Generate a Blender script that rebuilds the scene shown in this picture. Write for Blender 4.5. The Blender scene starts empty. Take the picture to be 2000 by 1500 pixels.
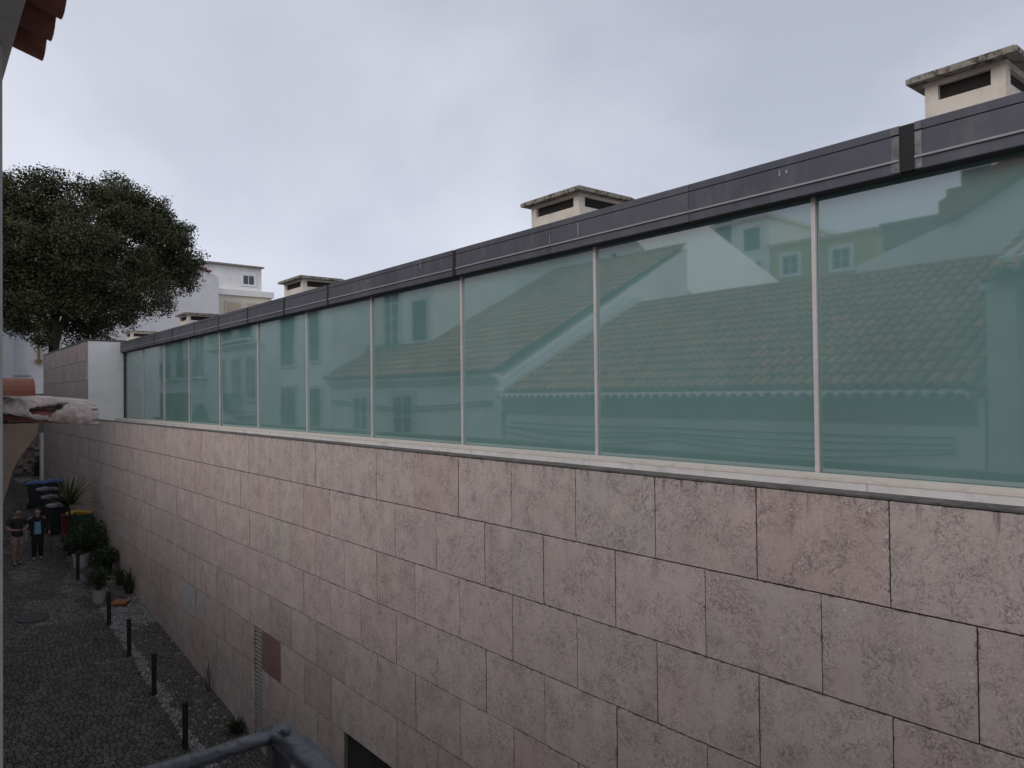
import bpy, bmesh, math, random
import numpy as np
from mathutils import Vector, Matrix, noise as mnoise
R = math.radians
rnd = random.Random(7)
SC = bpy.context.scene
COL = SC.collection
Z0 = 7.676                      # height of the eye above the street below it

# ------------------------------------------------------------------ camera
F_PX, YAW, PITCH, ROLL = 1450.0, 0.68187, 0.01437, 0.01068
_cy, _sy, _cp, _sp = math.cos(YAW), math.sin(YAW), math.cos(PITCH), math.sin(PITCH)
FW = Vector((_sy*_cp, _cy*_cp, _sp)); _r = Vector((_cy, -_sy, 0)); _u = _r.cross(FW)
_c, _s = math.cos(ROLL), math.sin(ROLL)
CR = _c*_r - _s*_u; CU = _s*_r + _c*_u
cam_d = bpy.data.cameras.new('camera'); cam = bpy.data.objects.new('camera', cam_d); COL.objects.link(cam)
cam.matrix_world = Matrix(((CR.x, CU.x, -FW.x, 0), (CR.y, CU.y, -FW.y, 0), (CR.z, CU.z, -FW.z, Z0), (0, 0, 0, 1)))
cam_d.sensor_width = 36; cam_d.lens = 36*F_PX/2000; cam_d.clip_end = 3000; cam_d.clip_start = 0.05
cam_d.dof.use_dof = True; cam_d.dof.focus_distance = 11; cam_d.dof.aperture_fstop = 5.6
SC.camera = cam

def project(p):                 # camera coordinates (eye at the origin) -> pixel of the 2000 px photograph
    v = Vector(p); z = v.dot(FW)
    if z < .05: return (-9e9, -9e9, z)
    return (1000 + F_PX*v.dot(CR)/z, 750 - F_PX*v.dot(CU)/z, z)

# ------------------------------------------------------------------ sky, sun, exposure
SUN_EL, SUN_AZ = 36, 252        # degrees; azimuth clockwise from +Y
W = bpy.data.worlds.new('World'); SC.world = W; W.use_nodes = True
nt = W.node_tree; nt.nodes.clear(); N = nt.nodes.new; L = nt.links.new
wout = N('ShaderNodeOutputWorld')
sky = N('ShaderNodeTexSky'); sky.sky_type = 'NISHITA'; sky.sun_disc = False
sky.sun_elevation = R(SUN_EL); sky.sun_rotation = R(SUN_AZ); sky.dust_density = 2.0
bsky = N('ShaderNodeBackground'); bsky.inputs[1].default_value = 0.06; L(sky.outputs[0], bsky.inputs[0])
tc = N('ShaderNodeTexCoord'); mp = N('ShaderNodeMapping'); mp.inputs['Scale'].default_value = (1.0, 1.0, 1.7)
mp.inputs['Rotation'].default_value = (0, 0, R(35)); mp.inputs['Location'].default_value = (.35, .2, .1)
L(tc.outputs['Generated'], mp.inputs[0])
n1 = N('ShaderNodeTexNoise'); n1.inputs['Scale'].default_value = 1.7; n1.inputs['Detail'].default_value = 7
n1.inputs['Roughness'].default_value = .5; n1.inputs['Distortion'].default_value = .35; L(mp.outputs[0], n1.inputs['Vector'])
rp = N('ShaderNodeValToRGB'); L(n1.outputs['Fac'], rp.inputs[0])
rp.color_ramp.elements[0].position = .34; rp.color_ramp.elements[0].color = (.47, .505, .605, 1)
rp.color_ramp.elements[1].position = .66; rp.color_ramp.elements[1].color = (.70, .725, .825, 1)
sz = N('ShaderNodeSeparateXYZ'); L(tc.outputs['Generated'], sz.inputs[0])
hz = N('ShaderNodeMapRange'); hz.interpolation_type = 'SMOOTHSTEP'; L(sz.outputs['Z'], hz.inputs[0])       # overcast sky a little paler towards the horizon
for i_, v_ in enumerate((0.0, .5, 1.26, 1.0)): hz.inputs[i_+1].default_value = v_
bcl = N('ShaderNodeBackground'); L(hz.outputs[0], bcl.inputs[1]); L(rp.outputs[0], bcl.inputs[0])
mxw = N('ShaderNodeMixShader'); mxw.inputs[0].default_value = .94
L(bsky.outputs[0], mxw.inputs[1]); L(bcl.outputs[0], mxw.inputs[2]); L(mxw.outputs[0], wout.inputs[0])

sun_d = bpy.data.lights.new('sun', 'SUN'); sun = bpy.data.objects.new('sun', sun_d); COL.objects.link(sun)
sun_d.energy = 1.4; sun_d.angle = R(40); sun_d.color = (1, .97, .93)
_sd = Vector((math.sin(R(SUN_AZ))*math.cos(R(SUN_EL)), math.cos(R(SUN_AZ))*math.cos(R(SUN_EL)), math.sin(R(SUN_EL))))
sun.rotation_euler = _sd.to_track_quat('Z', 'Y').to_euler(); sun.location = (-10, -5, 40)
vs = SC.view_settings; vs.view_transform = 'Standard'; vs.look = 'None'; vs.exposure = 0; vs.gamma = 1; vs.use_curve_mapping = False
try:
    SC.cycles.use_denoising = True; SC.cycles.max_bounces = 6; SC.cycles.diffuse_bounces = 3; SC.cycles.glossy_bounces = 3
except Exception: pass

# ------------------------------------------------------------------ materials
def nodes(m):
    m.use_nodes = True; t = m.node_tree; b = t.nodes.get('Principled BSDF'); return t, b
def mat(name, col, rough=.8, var=.18, scale=6, bump=.0, bscale=40, metal=0, spec=.4, objcol=False, attr=None, stretch=(1, 1, 1), dirt=None, dirt_scale=2.5, dirt_amt=.5, coords='Object'):
    m = bpy.data.materials.new(name); t, b = nodes(m); N = t.nodes.new; L = t.links.new
    tc = N('ShaderNodeTexCoord'); mp = N('ShaderNodeMapping'); mp.inputs['Scale'].default_value = stretch
    L(tc.outputs[coords], mp.inputs[0]); vec = mp.outputs[0]
    oi = N('ShaderNodeObjectInfo')
    ad = N('ShaderNodeVectorMath'); ad.operation = 'ADD'
    sc = N('ShaderNodeVectorMath'); sc.operation = 'SCALE'; sc.inputs[0].default_value = (37, 19, 53); L(oi.outputs['Random'], sc.inputs['Scale'])
    L(vec, ad.inputs[0]); L(sc.outputs[0], ad.inputs[1]); vec = ad.outputs[0]
    n = N('ShaderNodeTexNoise'); n.inputs['Scale'].default_value = scale; n.inputs['Detail'].default_value = 6; n.inputs['Roughness'].default_value = .65
    L(vec, n.inputs['Vector'])
    mr = N('ShaderNodeMapRange'); mr.inputs[1].default_value = .3; mr.inputs[2].default_value = .7
    mr.inputs[3].default_value = 1-var; mr.inputs[4].default_value = 1+var; L(n.outputs['Fac'], mr.inputs[0])
    base = None
    if objcol: base = oi.outputs['Color']
    if attr:
        a = N('ShaderNodeAttribute'); a.attribute_name = attr; base = a.outputs['Color']
    mul = N('ShaderNodeMix'); mul.data_type = 'RGBA'; mul.blend_type = 'MULTIPLY'; mul.inputs[0].default_value = 1
    if base is not None:
        m0 = N('ShaderNodeMix'); m0.data_type = 'RGBA'; m0.blend_type = 'MULTIPLY'; m0.inputs[0].default_value = 1
        m0.inputs[6].default_value = (*col, 1); L(base, m0.inputs[7]); L(m0.outputs[2], mul.inputs[6])
    else: mul.inputs[6].default_value = (*col, 1)
    L(mr.outputs[0], mul.inputs[7]); out = mul.outputs[2]
    if dirt:
        nd = N('ShaderNodeTexNoise'); nd.inputs['Scale'].default_value = dirt_scale; nd.inputs['Detail'].default_value = 8; nd.inputs['Roughness'].default_value = .7
        L(vec, nd.inputs['Vector'])
        r2 = N('ShaderNodeMapRange'); r2.inputs[1].default_value = .46 if dirt_amt > .9 else .5; r2.inputs[2].default_value = .58 if dirt_amt > .9 else .68; r2.inputs[3].default_value = 0; r2.inputs[4].default_value = dirt_amt
        L(nd.outputs['Fac'], r2.inputs[0])
        md = N('ShaderNodeMix'); md.data_type = 'RGBA'; L(r2.outputs[0], md.inputs[0]); L(out, md.inputs[6]); md.inputs[7].default_value = (*dirt, 1); out = md.outputs[2]
    L(out, b.inputs['Base Color']); b.inputs['Roughness'].default_value = rough; b.inputs['Metallic'].default_value = metal
    b.inputs['Specular IOR Level'].default_value = spec
    if bump:
        nb = N('ShaderNodeTexNoise'); nb.inputs['Scale'].default_value = bscale; nb.inputs['Detail'].default_value = 4; L(vec, nb.inputs['Vector'])
        bp = N('ShaderNodeBump'); bp.inputs['Strength'].default_value = bump; bp.inputs['Distance'].default_value = .02
        L(nb.outputs['Fac'], bp.inputs['Height']); L(bp.outputs[0], b.inputs['Normal'])
    return m

def stone_mat():
    """pale rose limestone: cloudy ground, fine dark veins, light fossils, worn blackened edges (object colour tints each slab)"""
    m = bpy.data.materials.new('rose_limestone'); t, b = nodes(m); N = t.nodes.new; L = t.links.new
    tc = N('ShaderNodeTexCoord'); oi = N('ShaderNodeObjectInfo')
    sc = N('ShaderNodeVectorMath'); sc.operation = 'SCALE'; sc.inputs[0].default_value = (41, 23, 67); L(oi.outputs['Random'], sc.inputs['Scale'])
    ad = N('ShaderNodeVectorMath'); ad.operation = 'ADD'; L(tc.outputs['Object'], ad.inputs[0]); L(sc.outputs[0], ad.inputs[1]); vec = ad.outputs[0]
    def noise(scale, det=5, rough=.6, dist=0, v=None):
        n = N('ShaderNodeTexNoise'); n.inputs['Scale'].default_value = scale; n.inputs['Detail'].default_value = det
        n.inputs['Roughness'].default_value = rough; n.inputs['Distortion'].default_value = dist; L(v or vec, n.inputs['Vector']); return n.outputs['Fac']
    def rng(x, a, b_, c, d):
        r = N('ShaderNodeMapRange'); L(x, r.inputs[0])
        for i, v in enumerate((a, b_, c, d)): r.inputs[i+1].default_value = v
        return r.outputs[0]
    def math_(op, x, y):
        q = N('ShaderNodeMath'); q.operation = op
        for i, v in enumerate((x, y)):
            if isinstance(v, (int, float)): q.inputs[i].default_value = v
            else: L(v, q.inputs[i])
        return q.outputs[0]
    def mix(fac, a, c, blend='MIX'):
        q = N('ShaderNodeMix'); q.data_type = 'RGBA'; q.blend_type = blend
        if isinstance(fac, (int, float)): q.inputs[0].default_value = fac
        else: L(fac, q.inputs[0])
        for i, v in ((6, a), (7, c)):
            if isinstance(v, tuple): q.inputs[i].default_value = (*v, 1)
            else: L(v, q.inputs[i])
        return q.outputs[2]
    col = oi.outputs['Color']
    cl = rng(noise(2.6, 5), .3, .7, .92, 1.07)
    col = mix(1, col, cl, 'MULTIPLY')
    rosy = rng(noise(1.7, 4, .6, .5), .42, .66, 0, .35)
    col = mix(rosy, col, mix(1, col, (1.04, .90, .90), 'MULTIPLY'))
    grain = rng(noise(55, 5, .75), .3, .7, .85, 1.11)
    col = mix(1, col, grain, 'MULTIPLY')
    blot = math_('MULTIPLY', rng(noise(15, 6, .8, .6), .56, .72, 0, .42), rng(noise(2.9, 3), .40, .62, .12, 1))
    col = mix(blot, col, (.17, .125, .115))
    # thin wormy veins: the zero level of a distorted noise, broken up by a patchy mask
    v = math_('ABSOLUTE', math_('SUBTRACT', noise(9, 6, .66, 1.6), .5), 0)
    vein = math_('MULTIPLY', rng(v, 0, .022, 1, 0), rng(noise(3.1, 3), .40, .58, 0, .95))
    col = mix(vein, col, (.085, .06, .056))
    v2 = math_('ABSOLUTE', math_('SUBTRACT', noise(21, 5, .66, 1.1), .5), 0)
    vein2 = math_('MULTIPLY', rng(v2, 0, .03, 1, 0), rng(noise(4.7, 3), .44, .60, 0, .8))
    col = mix(vein2, col, (.11, .08, .075))
    # pale fossils: small shells, some only as rings
    wv = N('ShaderNodeVectorMath'); wv.operation = 'ADD'; L(vec, wv.inputs[0])
    wn = N('ShaderNodeTexNoise'); wn.inputs['Scale'].default_value = 6; L(vec, wn.inputs['Vector'])
    ws = N('ShaderNodeVectorMath'); ws.operation = 'SCALE'; L(wn.outputs['Color'], ws.inputs[0]); ws.inputs['Scale'].default_value = .12; L(ws.outputs[0], wv.inputs[1])
    vo = N('ShaderNodeTexVoronoi'); vo.inputs['Scale'].default_value = 17; vo.feature = 'F1'; L(wv.outputs[0], vo.inputs['Vector'])
    fm = rng(noise(3.3, 2), .50, .60, 0, .7)
    fo = math_('MULTIPLY', rng(vo.outputs['Distance'], .10, .24, 1, 0), fm)
    col = mix(fo, col, (.70, .62, .585))
    ring = math_('MULTIPLY', rng(math_('ABSOLUTE', math_('SUBTRACT', vo.outputs['Distance'], .30), 0), .0, .035, 1, 0), fm)
    col = mix(math_('MULTIPLY', ring, .6), col, (.13, .10, .095))
    # dark growth along the slab's edges, only where the noise lets it
    sg = N('ShaderNodeSeparateXYZ'); L(tc.outputs['Generated'], sg.inputs[0])
    ey = math_('MINIMUM', sg.outputs['Y'], math_('SUBTRACT', 1, sg.outputs['Y']))
    ez = math_('MINIMUM', sg.outputs['Z'], math_('SUBTRACT', 1, sg.outputs['Z']))
    ed = math_('MINIMUM', ey, ez)
    wid = rng(noise(9, 5, .8), .52, .78, .0, .030)
    em = math_('MULTIPLY', math_('LESS_THAN', ed, wid), .6)
    col = mix(em, col, (.035, .028, .026))
    # streaks hanging from the coping
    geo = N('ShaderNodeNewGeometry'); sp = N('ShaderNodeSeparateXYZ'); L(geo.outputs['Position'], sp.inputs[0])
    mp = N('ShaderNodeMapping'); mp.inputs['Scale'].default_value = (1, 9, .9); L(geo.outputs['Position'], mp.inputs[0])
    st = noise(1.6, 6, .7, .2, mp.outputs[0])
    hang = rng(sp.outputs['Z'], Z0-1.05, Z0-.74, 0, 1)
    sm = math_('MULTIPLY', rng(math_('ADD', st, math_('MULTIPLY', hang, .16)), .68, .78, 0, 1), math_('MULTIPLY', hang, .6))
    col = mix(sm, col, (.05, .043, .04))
    # old grime low down on the wall, run down in streaks
    mp2 = N('ShaderNodeMapping'); mp2.inputs['Scale'].default_value = (1, 6.5, .6); L(geo.outputs['Position'], mp2.inputs[0])
    gr = math_('MULTIPLY', rng(noise(1.3, 6, .7, 0, mp2.outputs[0]), .48, .75, 0, .18), 1.0)
    col = mix(gr, col, (.15, .14, .125))
    L(col, b.inputs['Base Color']); b.inputs['Roughness'].default_value = .62; b.inputs['Specular IOR Level'].default_value = .35
    bp = N('ShaderNodeBump'); bp.inputs['Strength'].default_value = .1; bp.inputs['Distance'].default_value = .004
    L(noise(60, 4, .7), bp.inputs['Height']); L(bp.outputs[0], b.inputs['Normal'])
    return m

def glass_mat():
    m = bpy.data.materials.new('teal_glass'); t, b = nodes(m); N = t.nodes.new; L = t.links.new
    tc = N('ShaderNodeTexCoord'); oi = N('ShaderNodeObjectInfo')
    n = N('ShaderNodeTexNoise'); n.inputs['Scale'].default_value = 1.1; n.inputs['Detail'].default_value = 3; L(tc.outputs['Object'], n.inputs['Vector'])
    mr = N('ShaderNodeMapRange'); mr.inputs[1].default_value = .3; mr.inputs[2].default_value = .7; mr.inputs[3].default_value = .93; mr.inputs[4].default_value = 1.07; L(n.outputs['Fac'], mr.inputs[0])
    q = N('ShaderNodeMix'); q.data_type = 'RGBA'; q.blend_type = 'MULTIPLY'; q.inputs[0].default_value = 1; L(oi.outputs['Color'], q.inputs[6]); L(mr.outputs[0], q.inputs[7])
    L(q.outputs[2], b.inputs['Base Color'])
    b.inputs['Roughness'].default_value = .025; b.inputs['IOR'].default_value = 2.75
    n2 = N('ShaderNodeTexNoise'); n2.inputs['Scale'].default_value = .9; n2.inputs['Detail'].default_value = 1; L(tc.outputs['Object'], n2.inputs['Vector'])
    bp = N('ShaderNodeBump'); bp.inputs['Strength'].default_value = .05; bp.inputs['Distance'].default_value = .02; L(n2.outputs['Fac'], bp.inputs['Height']); L(bp.outputs[0], b.inputs['Normal'])
    return m

M = {}
M['stone'] = stone_mat(); M['glass'] = glass_mat()
M['joint'] = mat('dark_joint', (.030, .026, .024), .95)
M['coping'] = mat('mossy_coping', (.12, .108, .10), .9, .35, 9, dirt=(.035, .032, .028), dirt_scale=5, dirt_amt=.9)
M['flashing'] = mat('pale_flashing', (.60, .575, .55), .6, .1, 3, dirt=(.25, .24, .22), dirt_scale=4, dirt_amt=.4)
M['sill'] = mat('cream_sill', (.60, .53, .47), .6, .08, 5, dirt=(.3, .24, .2), dirt_scale=9, dirt_amt=.3)
M['mullion'] = mat('metal_mullion', (.54, .49, .48), .45, .08, 4, metal=.1)
M['fascia'] = mat('grey_zinc', (.078, .078, .094), .5, .16, 1.6, metal=.1, stretch=(1, .6, .25), dirt=(.16, .155, .155), dirt_scale=5, dirt_amt=.4, objcol=True, bump=.12, bscale=2.5)
M['fascia_edge'] = mat('zinc_ledge', (.27, .27, .28), .5, .1, 5)
M['rubber'] = mat('black_rubber', (.012, .012, .013), .7)
M['soffit_shade'] = mat('painted_soffit_shade', (.028, .027, .028), .8)  # near-black colour standing in for the shade under the fascia
M['sealant'] = mat('grey_sealant', (.135, .13, .135), .8, .3, 14, dirt=(.4, .4, .4), dirt_scale=9, dirt_amt=.4)
M['limerun'] = mat('lime_run', (.30, .30, .31), .8, .3, 20)
M['roofing'] = mat('roof_gravel', (.2, .2, .2), .95, .3, 30)
M['cream'] = mat('cream_render', (.62, .555, .48), .9, .1, 2.2, bump=.12, bscale=60, dirt=(.30, .27, .23), dirt_scale=1.8, dirt_amt=.45)
M['cap'] = mat('mossy_slab', (.30, .27, .225), .95, .4, 9, bump=.6, bscale=30, dirt=(.04, .036, .03), dirt_scale=9, dirt_amt=.95)
M['void'] = mat('dark_void', (.022, .017, .016), .9)
M['white'] = mat('white_render', (.66, .66, .665), .9, .05, 1.2, bump=.08, bscale=40, dirt=(.45, .45, .45), dirt_scale=1.0, dirt_amt=.35)
M['white2'] = mat('clean_white_render', (.80, .79, .77), .9, .05, 1.5, dirt=(.5, .49, .47), dirt_scale=1.4, dirt_amt=.3)
M['greywall'] = mat('bluish_render', (.40, .41, .45), .9, .08, 1)
M['lilac'] = mat('pale_lilac_render', (.66, .65, .675), .9, .05, .7, dirt=(.44, .44, .47), dirt_scale=.6, dirt_amt=.4)
M['paleyellow'] = mat('pale_yellow_render', (.68, .63, .51), .9, .08, 1)
M['ochre'] = mat('ochre_render', (.48, .38, .20), .9, .1, 1)
M['tan'] = mat('tan_render', (.20, .165, .135), .95, .25, 1.6, dirt=(.10, .085, .07), dirt_scale=1.2, dirt_amt=.6)
M['tile'] = mat('clay_tile', (.34, .155, .085), .85, .25, 4, dirt=(.15, .11, .085), dirt_scale=3, dirt_amt=.6, attr='tint')
M['greytile'] = mat('weathered_roof_edge', (.26, .23, .21), .9, .2, 4)
M['oldtile'] = mat('old_maroon_tile', (.23, .09, .07), .9, .35, 10, bump=.4, bscale=35, dirt=(.09, .05, .04), dirt_scale=7, dirt_amt=.7)
M['tile1'] = mat('plain_clay_tile', (.27, .095, .06), .8, .2, 8, dirt=(.22, .14, .1), dirt_scale=9, dirt_amt=.5)
M['browneave'] = mat('stained_brown_plaster', (.24, .18, .135), .95, .25, 5, dirt=(.16, .12, .09), dirt_scale=4, dirt_amt=.6)
M['limetile'] = mat('limewashed_tile', (.50, .425, .39), .92, .22, 14, bump=.9, bscale=38, dirt=(.30, .15, .13), dirt_scale=10, dirt_amt=.89)
M['stonetrim'] = mat('stone_trim', (.58, .55, .50), .9, .12, 3)
M['greytrim'] = mat('grey_plaster', (.50, .485, .47), .9, .1, 6, bump=.2, bscale=30)
M['frame'] = mat('white_window_frame', (.7, .7, .7), .5, .04)
M['greenframe'] = mat('dark_green_frame', (.05, .09, .07), .5, .1)
M['shutter'] = mat('beige_shutter', (.55, .43, .31), .7, .06)
M['iron'] = mat('black_iron', (.025, .026, .028), .5, .2, 20)
M['rail'] = mat('blue_grey_paint', (.048, .052, .066), .38, .35, 22, bump=.7, bscale=28, dirt=(.025, .026, .03), dirt_scale=14, dirt_amt=.8)
M['pane'] = mat('dark_pane', (.03, .035, .04), .06, .1, spec=.7)
M['basalt'] = mat('grey_cobble', (1, 1, 1), .82, .25, 25, attr='tint')
M['cobble1'] = mat('single_cobble', (1, 1, 1), .82, .25, 25, objcol=True)
M['bed'] = mat('cobble_bed', (.036, .032, .029), .95, .3, 8)
M['earth'] = mat('ground_earth', (.10, .09, .075), .95, .3, .3)
M['bollard'] = mat('bollard_iron', (.016, .017, .018), .55, .25, 15, dirt=(.05, .045, .04), dirt_scale=12, dirt_amt=.3)
M['binbody'] = mat('dark_bin', (.022, .024, .027), .55, .1)
M['greenbin'] = mat('green_bin', (.03, .13, .085), .55, .1)
M['bluelid'] = mat('blue_lid', (.065, .155, .37), .45, .08)
M['greylid'] = mat('grey_lid', (.20, .21, .22), .45, .1)
M['yellowlid'] = mat('yellow_lid', (.50, .36, .02), .45, .08)
M['redthing'] = mat('faded_red', (.22, .035, .03), .6, .1)
M['plaincpot'] = mat('white_pot', (.40, .39, .37), .7, .1, 6, dirt=(.2, .18, .15), dirt_scale=5, dirt_amt=.5)
M['darkpot'] = mat('dark_pot', (.035, .03, .028), .8, .1)
M['terracotta'] = mat('terracotta_plate', (.30, .115, .05), .85, .2, 12)
M['leaf'] = mat('tree_leaf', (.050, .058, .030), .7, .2, attr='tint', spec=.25)
M['leaf2'] = mat('shrub_leaf', (.035, .055, .025), .7, .2, attr='tint', spec=.3)
M['palm'] = mat('sword_leaf', (.075, .085, .035), .6, .3, 6, spec=.3)
M['bark'] = mat('bark', (.055, .043, .035), .95, .35, 6, bump=.6, bscale=12)
M['dry'] = mat('dry_stem', (.10, .075, .05), .9, .3)
M['litter'] = mat('dead_leaf', (.12, .06, .035), .9, .4, 8)
M['skin'] = mat('skin', (.30, .17, .125), .6, .06)
M['skin2'] = mat('pale_skin', (.36, .22, .165), .6, .06)
M['hair'] = mat('dark_hair', (.018, .014, .012), .6)
M['tee'] = mat('dark_tee', (.028, .027, .030), .9, .15)
M['shorts'] = mat('tan_shorts', (.24, .185, .165), .9, .12)
M['trousers'] = mat('black_trousers', (.014, .014, .017), .9)
M['bluetop'] = mat('blue_print_top', (.16, .30, .42), .85, .5, 26)
M['jacket'] = mat('black_jacket', (.016, .016, .018), .85)
M['bag'] = mat('canvas_bag', (.30, .275, .235), .9, .1)
M['shoe'] = mat('dark_shoe', (.03, .028, .028), .6)
M['manhole'] = mat('cast_iron', (.035, .033, .032), .6, .3, 18)
M['rust'] = mat('yellowed_pipe', (.20, .15, .06), .8)

# ------------------------------------------------------------------ builders
OFF = {}
class MB:
    def __init__(s): s.v = []; s.f = []; s.c = []
    def add(s, vs, fs, c=None):
        o = len(s.v); s.v += [tuple(p) for p in vs]; s.f += [tuple(i+o for i in q) for q in fs]
        s.c += [c or (1, 1, 1)]*len(vs)
    def box(s, x0, x1, y0, y1, z0, z1, c=None):
        s.add([(x0,y0,z0),(x1,y0,z0),(x1,y1,z0),(x0,y1,z0),(x0,y0,z1),(x1,y0,z1),(x1,y1,z1),(x0,y1,z1)],
              [(0,3,2,1),(4,5,6,7),(0,1,5,4),(1,2,6,5),(2,3,7,6),(3,0,4,7)], c)
    def bev(s, x0, x1, y0, y1, z0, z1, b, c=None):      # box with chamfered -X face edges (slab seen from -X)
        s.add([(x1,y0,z0),(x1,y1,z0),(x1,y1,z1),(x1,y0,z1),(x0+b,y0,z0),(x0+b,y1,z0),(x0+b,y1,z1),(x0+b,y0,z1),
               (x0,y0+b,z0+b),(x0,y1-b,z0+b),(x0,y1-b,z1-b),(x0,y0+b,z1-b)],
              [(0,3,2,1)[::-1],(0,1,5,4)[::-1],(1,2,6,5)[::-1],(2,3,7,6)[::-1],(3,0,4,7)[::-1],(4,5,9,8)[::-1],(5,6,10,9)[::-1],(6,7,11,10)[::-1],(7,4,8,11)[::-1],(8,9,10,11)[::-1]], c)
    def prism(s, pts, ax, a, b):                         # polygon pts extruded along axis ax from a to b
        n = len(pts)
        def mk(p, t): q = list(p); q.insert(ax, t); return tuple(q)
        vs = [mk(p, a) for p in pts]+[mk(p, b) for p in pts]
        s.add(vs, [tuple(range(n))[::-1], tuple(range(n, 2*n))]+[(i, (i+1) % n, n+(i+1) % n, n+i) for i in range(n)])
    def tube(s, pts, rad, n=8, cap=True, c=None):
        pts = [Vector(p) for p in pts]; rad = rad if isinstance(rad, (list, tuple)) else [rad]*len(pts)
        vs = []; fs = []
        for i, p in enumerate(pts):
            d = (pts[min(i+1, len(pts)-1)]-pts[max(i-1, 0)]).normalized()
            a = d.orthogonal().normalized() if i == 0 else (a-d*a.dot(d)).normalized()
            b = d.cross(a)
            for k in range(n):
                t = 2*math.pi*k/n; vs.append(p+(a*math.cos(t)+b*math.sin(t))*rad[i])
        for i in range(len(pts)-1):
            for k in range(n): fs.append((i*n+k, i*n+(k+1) % n, (i+1)*n+(k+1) % n, (i+1)*n+k))
        if cap: fs += [tuple(range(n))[::-1], tuple(range((len(pts)-1)*n, len(pts)*n))]
        s.add(vs, fs, c)
    def lathe(s, prof, n=16, cx=0, cy=0, c=None):
        vs = []; fs = []
        for r, z in prof:
            for k in range(n): t = 2*math.pi*k/n; vs.append((cx+r*math.cos(t), cy+r*math.sin(t), z))
        for i in range(len(prof)-1):
            for k in range(n): fs.append((i*n+k, i*n+(k+1) % n, (i+1)*n+(k+1) % n, (i+1)*n+k))
        fs += [tuple(range(n))[::-1], tuple(range((len(prof)-1)*n, len(prof)*n))]
        s.add(vs, fs, c)
    def mesh(s, name, m, off=Vector((0, 0, 0)), smooth=False, tint=False):
        me = bpy.data.meshes.new(name)
        me.from_pydata([(p[0]-off[0], p[1]-off[1], p[2]-off[2]) for p in s.v], [], s.f)
        if tint:
            a = me.color_attributes.new('tint', 'FLOAT_COLOR', 'POINT')
            a.data.foreach_set('color', np.array([(*c, 1) for c in s.c], dtype=np.float32).ravel())
        if m: me.materials.append(m)
        if smooth: me.polygons.foreach_set('use_smooth', [True]*len(me.polygons))
        me.update(); return me
    def build(s, name, m, parent=None, smooth=False, tint=False, loc=None):
        off = OFF.get(parent.name, Vector((0, 0, 0))) if parent else Vector(loc or (0, 0, 0))
        o = bpy.data.objects.new(name, s.mesh(name, m, off, smooth, tint)); COL.objects.link(o)
        if parent: o.parent = parent; OFF[o.name] = off
        else: o.location = off; OFF[o.name] = off
        return o
def put(name, me, parent, loc=(0, 0, 0)):               # object on a shared mesh
    o = bpy.data.objects.new(name, me); COL.objects.link(o); o.parent = parent; o.location = loc
    OFF[o.name] = OFF.get(parent.name, Vector((0, 0, 0)))
    return o
def tag(o, label=None, cat=None, group=None, kind=None):
    if label: o['label'] = label
    if cat: o['category'] = cat
    if group: o['group'] = group
    if kind: o['kind'] = kind
    return o
def empty(name, loc=(0, 0, 0), rz=0):
    o = bpy.data.objects.new(name, None); COL.objects.link(o); o.location = loc; o.rotation_euler = (0, 0, rz)
    OFF[o.name] = Vector((0, 0, 0)) if rz else Vector(loc)
    return o
def local(name, loc, rz=0, sc=1):                        # an Empty whose children are built in its own coordinates
    o = empty(name, loc, rz); o.scale = (sc, sc, sc); OFF[o.name] = Vector((0, 0, 0)); return o
SL = .09022
def gz(y): return -7.676+SL*max(-30, min(43, y))

# ------------------------------------------------------------------ ground and street
b = MB(); ys = [-400, -30, 43, 400]
vs = []; fs = []
for i, y in enumerate(ys): vs += [(-400, y, gz(y)-.06), (400, y, gz(y)-.06)]
b.add(vs, [(2*i, 2*i+1, 2*i+3, 2*i+2) for i in range(3)])
tag(b.build('ground', M['earth']), kind='structure')
street = MB(); street.add([(-.3, -29, gz(-29)-.03), (3.9, -29, gz(-29)-.03), (3.9, 43, gz(43)-.03), (-.3, 43, gz(43)-.03), (-.3, 60, gz(43)-.03), (3.9, 60, gz(43)-.03)], [(0, 1, 2, 3), (3, 2, 5, 4)])
street = tag(street.build('street', M['bed']), kind='structure')
pave = MB(); pave.add([(3.9, -29, gz(-29)-.02), (5.05, -29, gz(-29)-.02), (5.05, 43, gz(43)-.02), (3.9, 43, gz(43)-.02)], [(0, 1, 2, 3)])
pave = tag(pave.build('pavement', M['bed']), kind='structure')

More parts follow.
